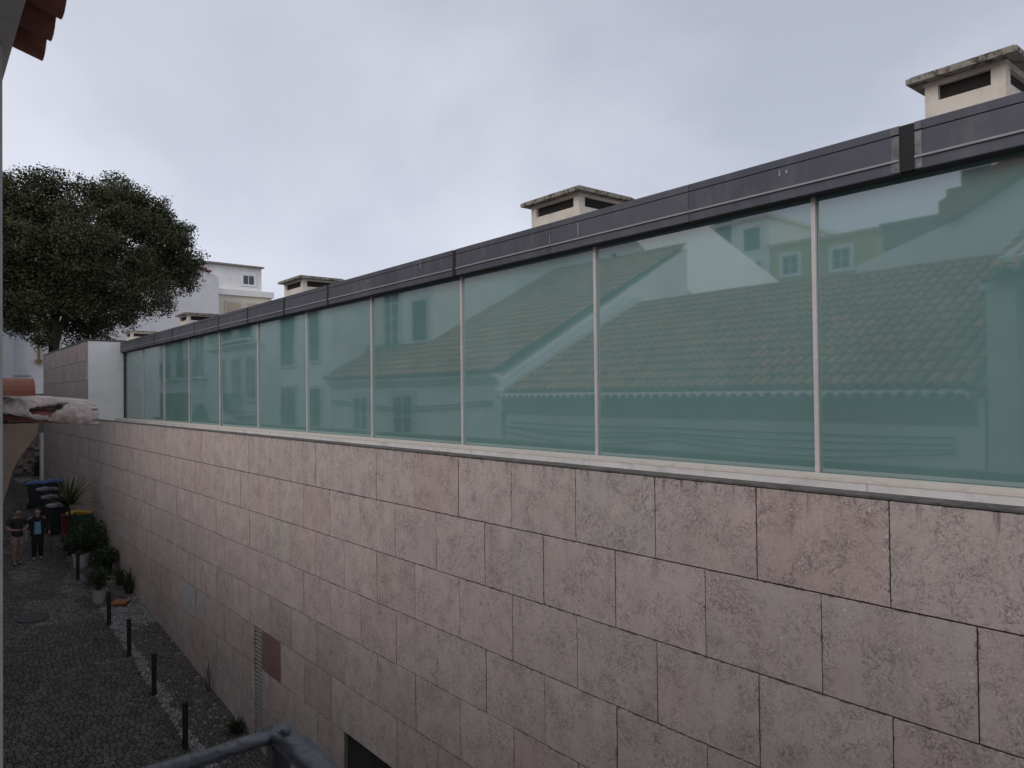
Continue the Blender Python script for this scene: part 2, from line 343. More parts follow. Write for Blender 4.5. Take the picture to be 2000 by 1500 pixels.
def cobble(bm, x, y, wx, wy, h, c, rot=0):
    vs = []
    ca, sa = math.cos(rot), math.sin(rot)
    for (s_, zz) in ((1.0, -.03), (1.0, h-.012), (.74, h)):
        for (dx, dy) in ((-1, -1), (1, -1), (1, 1), (-1, 1)):
            px, py = dx*wx*.5*s_, dy*wy*.5*s_
            X, Y = x+px*ca-py*sa, y+px*sa+py*ca
            vs.append((X, Y, gz(Y)+zz))
    bm.add(vs, [(8, 9, 10, 11)]+[(i, (i+1) % 4, 4+(i+1) % 4, 4+i) for i in range(4)]+[(4+i, 4+(i+1) % 4, 8+(i+1) % 4, 8+i) for i in range(4)], c)
cob = []
y = 11.3; row = 0
while y < 43:
    d = .105+rnd.uniform(-.007, .007)
    x = .15+(row % 2)*.06
    while x < 3.92:
        w = rnd.uniform(.09, .125)
        yy = y+.10*math.sin(x*1.1)+rnd.uniform(-.008, .008)
        t = mnoise.noise(Vector((x*.7, y*.28, 3)))*.5+.5
        v = rnd.uniform(.042, .092)*(.7+.6*t)
        warm = rnd.random()
        c = (v*1.03, v*.96, v*.9) if warm < .93 else (v*1.15, v*.93, v*.86)
        if 22 < y < 29 and x > 2.3 and mnoise.noise(Vector((x*1.1, y*.5, 9))) > -.05: c = tuple(k*1.45 for k in c)
        if mnoise.noise(Vector((x*2.2, y*1.6, 21))) > .42: c = tuple(k*1.3 for k in c)
        cob.append((x+w/2, yy, w-.009, d-.010, rnd.uniform(.0, .013), c, rnd.uniform(-.07, .07)))
        x += w
    y += d; row += 1
def vis(p, m=0):
    u = project(p); return u[2] > 0 and -m < u[0] < 2000+m and -m < u[1] < 1500+m
cobv = [c for c in cob if vis((c[0], c[1], gz(c[1]))) and project((c[0], c[1], 0))[0] > 14]
cobv.sort(key=lambda c: project((c[0], c[1], gz(c[1])))[2]); near = set(id(c) for c in cobv[:300])
bm = MB()
for c in cob:
    if id(c) in near:
        q = MB(); cobble(q, *c[:5], (1, 1, 1), c[6]); o = q.build('cobble', M['cobble1'], street); o.color = (*c[5], 1)
    else: cobble(bm, *c)
tag(bm.build('cobbles', M['basalt'], street, tint=True), kind='stuff')
bm = MB(); y = 11.3; row = 0
while y < 43:
    d = .078+rnd.uniform(-.006, .006); x = 3.93+(row % 2)*.03
    while x < 4.98:
        w = rnd.uniform(.06, .10)
        wob = .06*mnoise.noise(Vector((y*1.1, 0, 5)))
        white = (3.98+wob < x+w/2 < 4.20+wob and y < 21.3) or (20.4+.5*(x-4) < y < 22.6+1.0*(x-4)+.8*wob) or (y > 24.5 and mnoise.noise(Vector((x*2, y*.6, 2))) > .1)
        v = rnd.uniform(.10, .27) if white else rnd.uniform(.055, .115)
        if white and mnoise.noise(Vector((x*4, y*2, 7))) > .3: v *= .45
        c = (v, v*.98, v*.95) if white else (v*1.07, v*.95, v*.86)
        if not white and rnd.random() < .04: c = (.2, .19, .18)
        cobble(bm, x+w/2, y+rnd.uniform(-.01, .01), w-.01, d-.008, rnd.uniform(.012, .026), c, rnd.uniform(-.2, .2)); x += w
    y += d; row += 1
tag(bm.build('paving_stones', M['basalt'], pave, tint=True), kind='stuff')

# ------------------------------------------------------------------ the museum: stone wall, glass band, zinc fascia
mus = empty('museum', (5, 20, gz(20)))
tag(mus, 'long modern building of rose stone slabs with a teal glass band under a grey fascia', 'building')
XW, XG, XF = 5.0, 6.2, 6.05
TOP, CH, WS = -.72035, .70737, .98752
YEND, YB = 41.9, 30.4
T = .06
b = MB(); b.box(XW+T+.004, XW+.20, -3, YEND-.05, -7.99, TOP+.0015); b.box(XW+.20, XW+.5, -3, YB-.01, -7.99, TOP-.27); b.box(XW+.20, XW+.5, YB-.01, YEND-.05, -7.99, TOP-.07); b.box(XW+.5, XW+9, -3, YEND-.05, -8.5, TOP-.27); b.build('core_wall', M['joint'], mus)
b = MB(); b.box(XW+T+.004, XW+8, YB+.07, YEND-.05, TOP-.06, 2.12); b.build('end_block', M['white2'], mus)
b = MB(); b.box(XW+.002, XW+1.19, YB-.004, YB+.066, TOP-.1, 2.10); b.build('white_return', M['white2'], mus)
b = MB(); b.box(XW-.12, XW+.3, YEND-.049, YEND+.35, -4.0, -1.6); b.build('white_pier', M['white2'], mus)
b = MB(); b.box(XW-.015, XW+1.25, YB-.03, YEND, 2.121, 2.165); b.build('block_coping', M['fascia'], mus)
# slabs
VENT = (13.50, 13.87, -6.6, -4.262); GAR = (4.6, 10.19, -8, TOP-6*CH)
slabs = []
for r in range(-4, 10):
    z1 = TOP-CH*r; z0 = z1-CH
    yj = (2.2412 if r % 2 == 0 else 1.7338)-5*WS
    k = 0
    while True:
        ya, yb = yj+k*WS, yj+(k+1)*WS; k += 1
        if ya > YEND: break
        if yb < -2.5: continue
        yb = min(yb, YEND)
        if r < 0:
            if yb <= YB+.05: continue
            ya = max(ya, YB)
        if z1 < gz((ya+yb)/2)-.1: continue
        segs = [(ya, yb)]
        for (h0, h1, hz0, hz1) in (VENT, GAR):
            if z1 > hz0+.05 and z0 < hz1-.05:
                ns = []
                for (p, q) in segs:
                    if q <= h0 or p >= h1: ns.append((p, q)); continue
                    if p < h0-.03: ns.append((p, h0))
                    if q > h1+.03: ns.append((h1, q))
                segs = ns
        for (p, q) in segs: slabs.append((r, p, q, max(z0, -8), z1))
def area(s):
    pts = [project((XW, y_, z_)) for y_, z_ in ((s[1], s[3]), (s[2], s[3]), (s[2], s[4]), (s[1], s[4]))]
    if min(p[2] for p in pts) < .1: return 0
    x0, x1 = min(p[0] for p in pts), max(p[0] for p in pts); y0, y1 = min(p[1] for p in pts), max(p[1] for p in pts)
    if x1 < 0 or x0 > 2000 or y0 > 1500 or s[4] < gz(s[1])+.02: return 0
    return (x1-x0)*(y1-y0)
slabs.sort(key=area, reverse=True)
shared = {}
rs = random.Random(11)
rest = MB()
G = .0038
def slab_color(r, yc, zc):
    v = rs.uniform(.50, .55); k = rs.random()
    if k < .70: c = (v*1.04, v*.865, v*.80)
    elif k < .9: c = (v*1.02, v*.865, v*.795)
    else: c = (v*.99, v*.86, v*.785)
    if rs.random() < .08: c = (c[0]*1.0, c[1]*.955, c[2]*.95)
    if r >= 4 and rs.random() < .3: c = (c[0]*.90, c[1]*.90, c[2]*.88)
    if r == 5 and 12.4 < yc < 13.5: c = (.24, .135, .125)
    if r == 5 and 17.3 < yc < 18.6: c = (.50, .49, .50)
    return c
for i, s in enumerate(slabs):
    r, p, q, z0, z1 = s
    c = slab_color(r, (p+q)/2, (z0+z1)/2)
    if i < 298 and area(s) > 0:
        key = (round(q-p, 3), round(z1-z0, 3)); jit = rs.uniform(-.003, .003)
        if key not in shared:
            m_ = MB(); m_.bev(0, T, G, q-p-G, G*1.6, z1-z0-G*1.6, .001); shared[key] = m_.mesh('stone_slab', M['stone'])
        o = put('stone_slab', shared[key], mus, Vector((XW+jit, p, z0))-OFF[mus.name]); o.color = (*c, 1)
    else: rest.bev(XW+rs.uniform(-.003, .003), XW+T, p+G, q-G, z0+G, z1-G, .0015)
o = tag(rest.build('stone_slabs', M['stone'], mus), kind='stuff'); o.color = (.51, .44, .40, 1)
# coping, gutter, sill
y0c = -2.5
while y0c < YB-.1:
    y1c = min(y0c+WS*2, YB-.006); b = MB(); b.box(XW-.006, XW+.20, y0c+.002, y1c-.003, TOP+.002, TOP+.016); b.build('coping_slab', M['coping'], mus); y0c = y1c
y0c = -2.5
while y0c < YB-.1:
    y1c = min(y0c+5.3, YB-.006); b = MB()
    b.prism([(XW+.205, TOP-.26), (XW+.205, TOP-.24), (XG-.335, TOP-.22), (XG-.335, TOP-.012), (XG-.302, TOP-.012), (XG-.302, TOP-.26)], 1, y0c, y1c-.006)
    b.build('gutter_sheet', M['flashing'], mus); y0c = y1c
b = MB(); b.box(XG-.34, XG-.03, -2.5, YB-.006, TOP-.0115, TOP+.012); b.build('window_sill', M['sill'], mus)
# glass and mullions
GB, GT, MY0, MS = TOP+.008, 1.709, 3.376, 2.688
rg = random.Random(5)
for i in range(-2, 11):
    ya, yb = MY0+(i-1)*MS, MY0+i*MS
    if i == -2: ya -= MS
    d0, d1, d2 = [rg.uniform(-.0035, .0035) for _ in range(3)]; yb_ = min(yb-.012, YB-.01); ya_ = ya+.012   # panes never lie in one perfect plane
    b = MB(); b.add([(XG+d0+.003, ya_, GB), (XG+.04, ya_, GB), (XG+.04, yb_, GB), (XG+d1+.003, yb_, GB), (XG+d0+d2+.003, ya_, GT), (XG+.04, ya_, GT), (XG+.04, yb_, GT), (XG+d1+d2+.003, yb_, GT)],
                    [(0, 3, 2, 1), (4, 5, 6, 7), (0, 1, 5, 4), (1, 2, 6, 5), (2, 3, 7, 6), (3, 0, 4, 7)])
    o = b.build('glass_panel', M['glass'], mus)
    k = rg.uniform(.94, 1.06); o.color = (.140*k, .250*k, .240*k, 1)
    if yb < YB-.3:
        b = MB(); b.box(XG-.030, XG-.002, yb-.019, yb+.019, TOP+.013, GT); b.build('mullion', M['mullion'], mus)
b = MB(); b.box(XG-.05, XG-.002, YB-.07, YB-.008, TOP+.013, GT); b.build('mullion', M['fascia'], mus)
b = MB(); b.box(XG+.045, XG+.3, -3, YB-.01, TOP-.05, 1.9); b.build('back_wall', M['void'], mus)
# fascia pieces
ZT, ZGR, ZL, ZB = 2.083, 2.016, 1.812, 1.714
prof = [(XF+1.2, ZT+.02), (XF, ZT), (XF, ZGR), (XF+.014, ZGR-.001), (XF+.014, ZGR-.009), (XF, ZGR-.010), (XF, ZL), (XF-.0, ZL-.012), (XF, ZB), (XF+.02, ZB-.004), (XF+.3, ZB-.004), (XF+.3, ZT-.05), (XF+1.2, ZT-.05)]
joints = [(2.467, 2.582, 1), (8.686, 8.776, 0), (12.831, 12.918, 0), (14.89, 15.0, 0), (17.05, 17.13, 0), (19.12, 19.2, 0), (21.2, 21.28, 0), (23.36, 23.44, 0), (25.47, 25.56, 0), (27.6, 27.68, 0)]
seams = [4.618, 6.682, 10.862]
cuts = sorted([(a, c, 'j', w) for a, c, w in joints]+[(s_-.003, s_+.003, 's', 0) for s_ in seams])
yp = -3.0
for a, c, kd, wide in cuts+[(YB-.012, YB, 'e', 0)]:
    b = MB(); b.prism(prof, 1, yp, a); o = b.build('fascia_panel', M['fascia'], mus); k = rnd.uniform(.88, 1.12); o.color = (k, k, k*rnd.uniform(.97, 1.05), 1)
    b = MB(); b.box(XF-.016, XF-.001, yp, a, ZL-.012, ZL+.004); b.build('ledge_strip', M['fascia_edge'], mus)
    if kd == 'j':
        b = MB(); b.prism([(XF+1.2, ZT+.016), (XF+.004, ZT-.003), (XF+.004, ZB+.002), (XF+.3, ZB+.002), (XF+1.2, ZT-.04)], 1, a+.001, c-.001); b.build('expansion_joint', M['rubber'], mus)
        if wide:
            for (p, q) in ((a-.052, a-.001), (c+.001, c+.062)):
                b = MB(); b.box(XF-.006, XF-.001, p, q, ZGR+.003, ZT-.004); b.box(XF-.006, XF-.001, p, q, ZL+.006, ZGR-.012); b.box(XF-.006, XF-.001, p, q, ZB+.003, ZL-.014)
                b.build('sealant_strip', M['sealant'], mus)
    if kd == 's':
        b = MB(); b.box(XF+.01, XF+.2, a, c, ZB, ZT-.01); b.build('seam', M['rubber'], mus)
    yp = c
for (yy, z_0, z_1, w_) in ((6.20, 1.83, 1.985, .006), (6.69, 1.83, 1.94, .004), (3.62, 1.93, 1.975, .006), (3.55, 1.94, 1.955, .008), (9.64, 1.95, 2.07, .006), (11.3, 1.94, 1.96, .01)):
    b = MB(); z = z_0
    while z < z_1: b.box(XF-.004, XF-.001, yy+rnd.uniform(-.004, .004)-w_, yy+w_+rnd.uniform(-.003, .003), z, z+.03); z += .028
    b.build('lime_streak', M['limerun'], mus)
b = MB(); b.box(XF+.025, XG-.001, -3, YB-.012, ZB-.007, ZB-.0045); b.build('soffit_shade_strip', M['soffit_shade'], mus)  # thin dark sheet painting the soffit's shade above the glass
b = MB(); b.box(XF+.301, XW+9, -3, YB, 1.74, ZT-.06); b.build('flat_roof', M['roofing'], mus)

def vent_stack(y0, y1, x0=7.9, x1=9.17, zt=3.19):
    """roof vent: rendered shaft with slots under an overhanging mossy slab"""
    ov = .13; zc = zt-.075; zb = 1.9; s0, s1 = zc-.20, zc-.045
    sh = MB()
    X0, X1, Y0, Y1 = x0+ov, x1-ov, y0+ov, y1-ov; cw = .125; th = .1
    sh.box(X0, X1, Y0, Y1, zb, s0)
    for cx in (X0, X1-cw):
        for cyy in (Y0, Y1-cw): sh.box(cx, cx+cw, cyy, cyy+cw, s0, s1)
    sh.box(X0, X1, Y0, Y1, s1, zc-.03)
    sh.box(X0-.012, X1+.012, Y0-.012, Y1+.012, zc-.0295, zc)
    o = sh.build('vent_stack', M['cream'], mus)
    c = MB(); c.box(x0, x1, y0, y1, zc+.001, zt-.02); c.box(x0+.03, x1-.03, y0+.03, y1-.03, zt-.019, zt)
    me = c.build('cap_slab', M['cap'], o)
    d = MB(); d.box(X0+.05, X1-.05, Y0+.05, Y1-.05, s0+.002, s1-.002); d.build('slot_void', M['void'], o)
    return o
vent_stack(2.32, 3.30); vent_stack(8.07, 9.46); vent_stack(18.46, 19.95); vent_stack(28.9, 30.2); vent_stack(38.0, 39.2)

# louvre vent and garage opening in the stone wall
v = MB(); v.box(XW+.05, XW+.4, VENT[0], VENT[1], VENT[2], VENT[3]); vo = v.build('louvre_vent', M['void'], mus)
z = VENT[3]-.03; sl = MB(); lm = None
lou = mat('grey_louvre', (.235, .225, .21), .6, .1)
while z > gz(13.7)+.02:
    q = MB(); q.prism([(XW+.006, z-.030), (XW+.012, z-.030), (XW+.045, z), (XW+.039, z)], 1, VENT[0]+.004, VENT[1]-.004); q.build('louvre', lou, vo); z -= .075
g = MB(); g.box(XW+.062, XW+.55, GAR[0], GAR[1], -8.2, GAR[3]); 
gate = MB(); gate.box(XW+.30, XW+.36, GAR[0]+.01, GAR[1]-1.05, -8.0, GAR[3]-.02); 
b = MB(); b.box(XW+.42, XW+.48, GAR[0]-.2, GAR[1]+.3, -8.2, GAR[3]+.01); b.build('garage_back', M['void'], mus)
dark = mat('dark_door', (.03, .031, .034), .6, .15)
gd = MB(); gd.box(XW+.30, XW+.40, GAR[1]-1.0, GAR[1]-.01, -7.5, GAR[3]-.03); gdo = gd.build('garage_door', dark, mus)
gs = MB(); gs.box(XW+.34, XW+.40, GAR[0]+.02, GAR[1]-1.05, -7.9, GAR[3]-.03); gso = gs.build('louvred_gate', dark, mus)
z = GAR[3]-.05
while z > -6.4:
    q = MB(); q.prism([(XW+.295, z-.035), (XW+.30, z-.038), (XW+.338, z), (XW+.333, z)], 1, GAR[0]+.03, GAR[1]-1.06); q.build('louvre', dark, gso); z -= .055
# ------------------------------------------------------------------ windows on any wall
def window(par, org, ud, nd, w, h, fr=None, pane=None, bars=(1, 1), surround=None, depth=.07, name='window', blind=None):
    """org = lower corner on the wall face; ud = unit vector along the wall, nd = outward normal"""
    org, ud, nd = Vector(org), Vector(ud), Vector(nd); up = Vector((0, 0, 1))
    def bx(bm, u0, u1, v0, v1, n0, n1):
        vs = [org+ud*u+up*v_+nd*n for n in (n0, n1) for v_ in (v0, v1) for u in (u0, u1)]
        f = [(0, 2, 3, 1), (4, 5, 7, 6), (0, 1, 5, 4), (1, 3, 7, 5), (3, 2, 6, 7), (2, 0, 4, 6)]
        bm.add(vs, f)
    fm = MB(); t = .06
    for (a, c, d, e) in ((0, w, 0, t), (0, w, h-t, h), (0, t, t, h-t), (w-t, w, t, h-t)): bx(fm, a, c, d, e, .006, .05)
    for i in range(bars[0]): u = w*(i+1)/(bars[0]+1); bx(fm, u-.025, u+.025, t, h-t, .008, .046)
    for i in range(bars[1]): v_ = h*(i+1)/(bars[1]+1); bx(fm, t, w-t, v_-.015, v_+.015, .010, .042)
    o = fm.build(name, fr or M['frame'], par)
    p = MB(); bx(p, t, w-t, t, h-t, .004, .016); p.build('pane', pane or M['pane'], o)
    if surround:
        s_ = MB(); q = .13
        for (a, c, d, e) in ((-q, w+q, h, h+q), (-q, 0, 0, h), (w, w+q, 0, h), (-q-.05, w+q+.05, -.1, 0)): bx(s_, a, c, d, e, .003, depth)
        s_.build('surround', surround, o)
    if blind:
        s_ = MB(); bx(s_, .02, w-.02, h*blind[1], h-.02, .052, .075); s_.build('shutter', blind[0], o)
    return o
def balcony(par, x, y0, y1, z, dep=.55, h=.95):
    s = MB(); s.box(x, x+dep, y0, y1, z-.1, z); o = s.build('balcony', M['stonetrim'], par)
    r = MB(); r.box(x+dep-.04, x+dep-.01, y0, y1, z+h-.03, z+h); r.box(x+dep-.04, x+dep-.01, y0, y1, z+.06, z+.09)
    for yy in (y0, y1-.03): r.box(x+.01, x+dep-.04, yy, yy+.03, z+h-.03, z+h); r.box(x+.01, x+dep-.04, yy, yy+.03, z+.06, z+.09)
    y = y0+.05
    while y < y1: r.tube([(x+dep-.025, y, z), (x+dep-.025, y, z+h)], .009, 5); y += .11
    r.build('railing', M['iron'], o); return o
def tile_roof(par, x_e, z_e, x_r, z_r, y0, y1, mt=None, pitch=.23, clen=.42, jitter=.012, seed=1, nm='roof_tiles'):
    """covers and channels laid one by one from eave (x_e) up to ridge (x_r); the slope runs in X"""
    rr = random.Random(seed); b = MB(); d = Vector((x_r-x_e, 0, z_r-z_e)); Ln = d.length; d.normalize(); up = Vector((-d.z, 0, d.x))
    if up.z < 0: up = -up
    n = max(1, int(round((y1-y0)/pitch))); pw = (y1-y0)/n; nc = int(Ln/clen)+1
    for i in range(n+1):
        for j in range(nc):
            a0 = j*clen-.05; a1 = min(Ln, (j+1)*clen+.02)
            tv = rr.uniform(.72, 1.25); tint = (tv*rr.uniform(.92, 1.06), tv, tv*rr.uniform(.9, 1.12))
            for cover in (1, 0):
                yc = y0+i*pw+(0 if cover else pw/2)
                if not cover and i == n: continue
                yc += rr.uniform(-jitter, jitter); r0, r1 = (.095, .075) if cover else (.08, .095)
                base = Vector((x_e, yc, z_e)); vs = []
                lift = (.055 if cover else .035)
                for (a, r_, l_) in ((a0, r0, lift+.02), (a1, r1, lift)):
                    for k in range(6):
                        t = math.pi*k/5; yy = math.cos(t)*r_; hh = math.sin(t)*r_*.8
                        if not cover: hh = -hh*.6+.02
                        p = base+d*a+up*(hh+l_)+Vector((0, yy, 0)); vs.append(p)
                b.add(vs, [(k, k+1, 7+k, 6+k) for k in range(5)], tint)
    o = tag(b.build(nm, mt or M['tile'], par, tint=True, smooth=False), kind='stuff')
    s = MB(); s.add([(x_e+.02, y0, z_e-.02), (x_e+.02, y1, z_e-.02), (x_r, y1, z_r-.02), (x_r, y0, z_r-.02)], [(0, 1, 2, 3)]); s.build('roof_deck', M['void'], par)
    return o

# ------------------------------------------------------------------ left side: the house the view is taken from
own = empty('corner_house', (-4, 0, gz(0)))
tag(own, 'grey plastered house with a clay tile eave at the upper left corner', 'house')
b = MB(); b.box(-9, -.06, -12, 3.98, gz(-12), 1.95); b.build('wall', M['greytrim'], own)
b = MB(); b.box(-.0595, .292, 3.62, 4.0, gz(3.6), 1.448); b.build('pilaster', M['greytrim'], own)
b = MB(); b.prism([(-.0595, 1.45), (.327, 1.45), (.327, 1.50), (.30, 1.52), (.30, 1.56), (-.0595, 1.56)], 1, -12, 4.08); b.build('cornice', M['greytrim'], own)
b = MB(); b.box(-.0595, .302, -12, 4.06, 1.561, 1.60); b.build('eave_bed', M['void'], own)
def half_tile(ax, yc, x0, x1, z0, z1, r0, r1, th=.014, cover=True, n=7):
    b = MB(); vs = []
    for (x, z, r_) in ((x0, z0, r0), (x1, z1, r1)):
        for rr_ in (r_, r_-th):
            for k in range(n):
                t = math.pi*k/(n-1); hh = math.sin(t)*rr_*.85
                vs.append((x, yc+math.cos(t)*rr_, z+(hh if cover else -hh)))
    f = []
    for k in range(n-1):
        f += [(k, k+1, 2*n+k+1, 2*n+k), (n+k, 3*n+k, 3*n+k+1, n+k+1), (k, n+k, n+k+1, k+1), (2*n+k, 2*n+k+1, 3*n+k+1, 3*n+k)]
    f += [(0, 2*n, 3*n, n), (n-1, 2*n-1, 4*n-1, 3*n-1)]
    b.add(vs, f); return b
rt = random.Random(3)
k = 0; y = 3.80
while y > -1:
    xe = .462+rt.uniform(-.012, .012)-.0
    o = half_tile(0, y, -.25, xe, 1.80, 1.60, .115, .125, cover=False, n=11).build('eave_tile', M['oldtile'], own)
    o = half_tile(0, y-.125, -.25, xe+.018+rt.uniform(-.01, .01), 1.84, 1.645, .085, .10, cover=True, n=11).build('eave_tile', M['oldtile'], own)
    y -= .235
tile_roof(own, .1, 1.72, -4.5, 3.9, -6, 3.95, seed=4)
b = MB(); b.prism([(-9, 1.95), (-.0605, 1.95), (-4.5, 3.85)], 1, -12, 3.98); b.build('gable', M['greytrim'], own)
b = MB(); b.box(-5.2, -4.2, 2.2, 3.0, 3.2, 5.2); b.build('chimney', M['white'], own)

# balcony railing in front of the eye
rl = empty('balcony_railing', (.2, .5, -1.5))
tag(rl, 'blue grey painted iron balcony railing with lumpy paint at the bottom edge', 'railing')
def lumpy(pts, w, h, seed):                              # flat bar with sagging, lumpy paint
    rr = random.Random(seed); b = MB(); n = len(pts); vs = []; m_ = 10
    for i, p in enumerate(pts):
        p = Vector(p); d = (Vector(pts[min(i+1, n-1)])-Vector(pts[max(i-1, 0)])).normalized(); a = Vector((-d.y, d.x, 0)).normalized()
        for k in range(m_):
            t = 2*math.pi*k/m_; cx = math.cos(t); cz = math.sin(t)
            f = (abs(cx)**4+abs(cz)**4)**(-.25); j = 1+rr.uniform(-.07, .07)
            vs.append(p+a*cx*f*w/2*j+Vector((0, 0, cz*f*h/2*j)))
    fs = [(i*m_+k, i*m_+(k+1) % m_, (i+1)*m_+(k+1) % m_, (i+1)*m_+k) for i in range(n-1) for k in range(m_)]
    fs += [tuple(range(m_))[::-1], tuple(range((n-1)*m_, n*m_))]
    b.add(vs, fs); return b
ptsS = [(-.05+.462*i/22, 1.080+.001*math.sin(i), -.499) for i in range(23)]
lumpy(ptsS, .030, .014, 1).build('top_rail', M['rail'], rl, smooth=True)
ptsF = [(.428, 1.100-.02*i, -.4985) for i in range(0, 70)]
lumpy(ptsF, .040, .016, 2).build('top_rail', M['rail'], rl, smooth=True)
b = MB(); b.lathe([(.009, -.492), (.008, -.487), (.004, -.485)], 10, .428, 1.062); b.build('rivet', M['rail'], rl, smooth=True)
b = MB(); b.box(.411, .437, 1.067, 1.093, -1.48, -.512); b.build('corner_post', M['iron'], rl)
y = .93
while y > -.4:
    b = MB(); b.tube([(.424, y, -1.48), (.424, y, -.513)], .008, 6); b.build('baluster', M['iron'], rl); y -= .13
b = MB(); b.box(.02, .418, 1.072, 1.088, -1.40, -1.37); b.box(.416, .432, -.4, 1.07, -1.40, -1.37); b.build('bottom_rail', M['iron'], rl)
b = MB(); b.box(-.05, .50, -.5, 1.15, -1.60, -1.481); b.build('balcony_slab', M['stonetrim'], own)

# ------------------------------------------------------------------ low tiled house next door (its broken eave shows at the left, its roof in the glass)
low = empty('low_tiled_house', (-4, 9, gz(9)))
tag(low, 'low white house with a broken limewashed eave and a clay tile roof', 'house')
Y0L, Y1L = 4.02, 15.2
b = MB(); b.box(-9.6, .28, Y0L+.03, Y1L, gz(4), -.12); b.build('wall', M['white'], low)
b = MB(); b.prism([(.2805, -.50), (.325, -.50), (.350, -.42), (.372, -.33), (.40, -.27), (.435, -.215), (.470, -.165), (.475, -.11), (.2805, -.11)], 1, Y0L+.12, Y1L); b.build('cornice', M['browneave'], low)
tile_roof(low, .20, .05, -5.0, 2.66, Y0L+.32, Y1L, seed=2, pitch=.225)
tile_roof(low, -10.2, .2, -5.02, 2.66, Y0L+.32, Y1L, seed=8, pitch=.3, nm='rear_tiles')
b = MB(); b.prism([(-9.6, -.12), (.25, -.12), (-5.0, 2.6)], 1, Y0L+.04, Y1L-.01); b.build('gable', M['white'], low)
y = Y0L+.32
for i in range(48):
    o = half_tile(0, y, .20, .705+rt.uniform(-.015, .015), -.02, -.085, .085, .10).build('eave_tile', M['limetile'], low); y += .227
b = MB(); b.tube([(-5.0, Y0L+.3, 2.70), (-5.0, Y1L, 2.70)], .12, 8); b.build('ridge', M['tile1'], low)
b = MB(); b.prism([(-9.8, .1), (.40, -.42), (.40, .10), (.2, .28), (-4.95, 2.98), (-9.8, .6)], 1, Y1L+.002, Y1L+.42); b.build('party_wall', M['white'], low)
# the broken limewashed tile at the corner: mouth collapsed, hole in the flank, clay showing inside
def broken_tile():
    b = MB(); nx, nt_ = 60, 34; vs = []; x0, x1 = .18, .722; yc = Y0L+.19; rr = random.Random(9)
    for i in range(nx):
        u = i/(nx-1); x = x0+(x1-x0)*u
        zt = .028-.045*u+.006*math.sin(u*11); zb = -.035-.100*u+.006*math.sin(u*7); r_ = .088+.008*math.sin(u*8)
        for k in range(nt_):
            t = math.pi*k/(nt_-1); j = .006*mnoise.noise(Vector((i*.35, k*.35, 5)))+rr.uniform(-.0008, .0008)
            sag = .022*math.exp(-((u-.62)/.12)**2)*max(0, math.sin(t))
            vs.append((x+j*1.5, yc+math.cos(t)*(r_+j), zb+(zt-zb)*math.sin(t)**.8-sag+j))
    fs = []
    for i in range(nx-1):
        for k in range(nt_-1):
            u = i/(nx-2)
            w = 5.2*math.sin(max(0, min(1, (u-.47)/.30))*math.pi)**.8 if .47 < u < .77 else 0
            w *= 1+.5*mnoise.noise(Vector((u*24, k*.5, 3)))
            if w > .6 and abs(k-(29.0-26*(u-.47))) < w: continue
            if u > .965 and mnoise.noise(Vector((k*.5, 1, 1))) > .1: continue
            fs.append((i*nt_+k, i*nt_+k+1, (i+1)*nt_+k+1, (i+1)*nt_+k))
    b.add(vs, fs); return b
bt = broken_tile().build('broken_eave_tile', M['limetile'], low, smooth=True); bt['label'] = 'limewashed eave tile with a hole broken in its flank'
so = bt.modifiers.new('thick', 'SOLIDIFY'); so.thickness = .012
half_tile(0, Y0L+.215, .2, .70, -.082, -.128, .068, .072).build('eave_tile', M['oldtile'], low)
half_tile(0, Y0L+.15, -.15, .455, .032, .018, .092, .098, th=.016, n=11).build('cover_tile', M['tile1'], low)
b = MB(); b.prism([(-.2, -.16), (.36, -.13), (.36, -.08), (-.2, .0)], 1, Y0L+.20, Y0L+.33); b.build('mortar_bed', M['oldtile'], low)
# cables along the low house's wall
for (za, zb_, sg) in ((-.80, -.84, .05), (-.88, -.86, .12), (-.93, -.99, .18), (-.70, -.72, .03)):
    b = MB(); b.tube([(.32+.02*math.sin(i), Y0L+.4+(Y1L-Y0L-.5)*i/24, za+(zb_-za)*i/24-sg*math.sin(math.pi*(i % 12)/12)) for i in range(25)], .012, 5); b.build('wall_cable', M['iron'], low)
UP = (0, 0, 1); PX = (1, 0, 0); PY = (0, 1, 0)

# second house, with cornice, doors and balconies
mid = empty('corniced_house', (-4, 20, gz(20)))
tag(mid, 'white house with a long cornice and shuttered doors beyond the low tiled house', 'house')
b = MB(); b.box(-8, .1, 15.64, 25.7, gz(15), .45); b.build('wall', M['white2'], mid)
b = MB(); b.prism([(.1005, .30), (.16, .30), (.30, .46), (.36, .48), (.36, .58), (.1005, .58)], 1, 15.64, 25.75); b.build('cornice', M['stonetrim'], mid)
tile_roof(mid, .40, .60, -8, 5.0, 15.7, 22.0, seed=21); tile_roof(mid, .40, .60, -2.0, 1.85, 22.0, 25.7, seed=22, nm='rear_tiles')
b = MB(); b.prism([(-8, .45), (.08, .45), (-8, 4.9)], 1, 15.66, 21.98); b.build('gable', M['white2'], mid)
for (ya, w, za, h) in ((20.0, 1.25, -2.0, 2.05), (22.95, 1.1, -2.0, 2.0)):
    window(mid, (.1, ya, za), PY, PX, w, h, bars=(1, 2), surround=M['stonetrim'])
for i in range(2):
    b = MB(); b.tube([(.16, 15.7+10*t/20, -.15-.1*i-.2*math.sin(math.pi*t/20)) for t in range(21)], .02, 5); b.build('wall_cable', M['iron'], mid)
tall = empty('tall_white_house', (-6, 26, gz(26)))
tag(tall, 'tall white house set back behind the corniced house', 'house')
b = MB(); b.box(-10, -2.0, 22.02, 30.5, gz(22), 6.2); b.build('wall', M['white2'], tall)
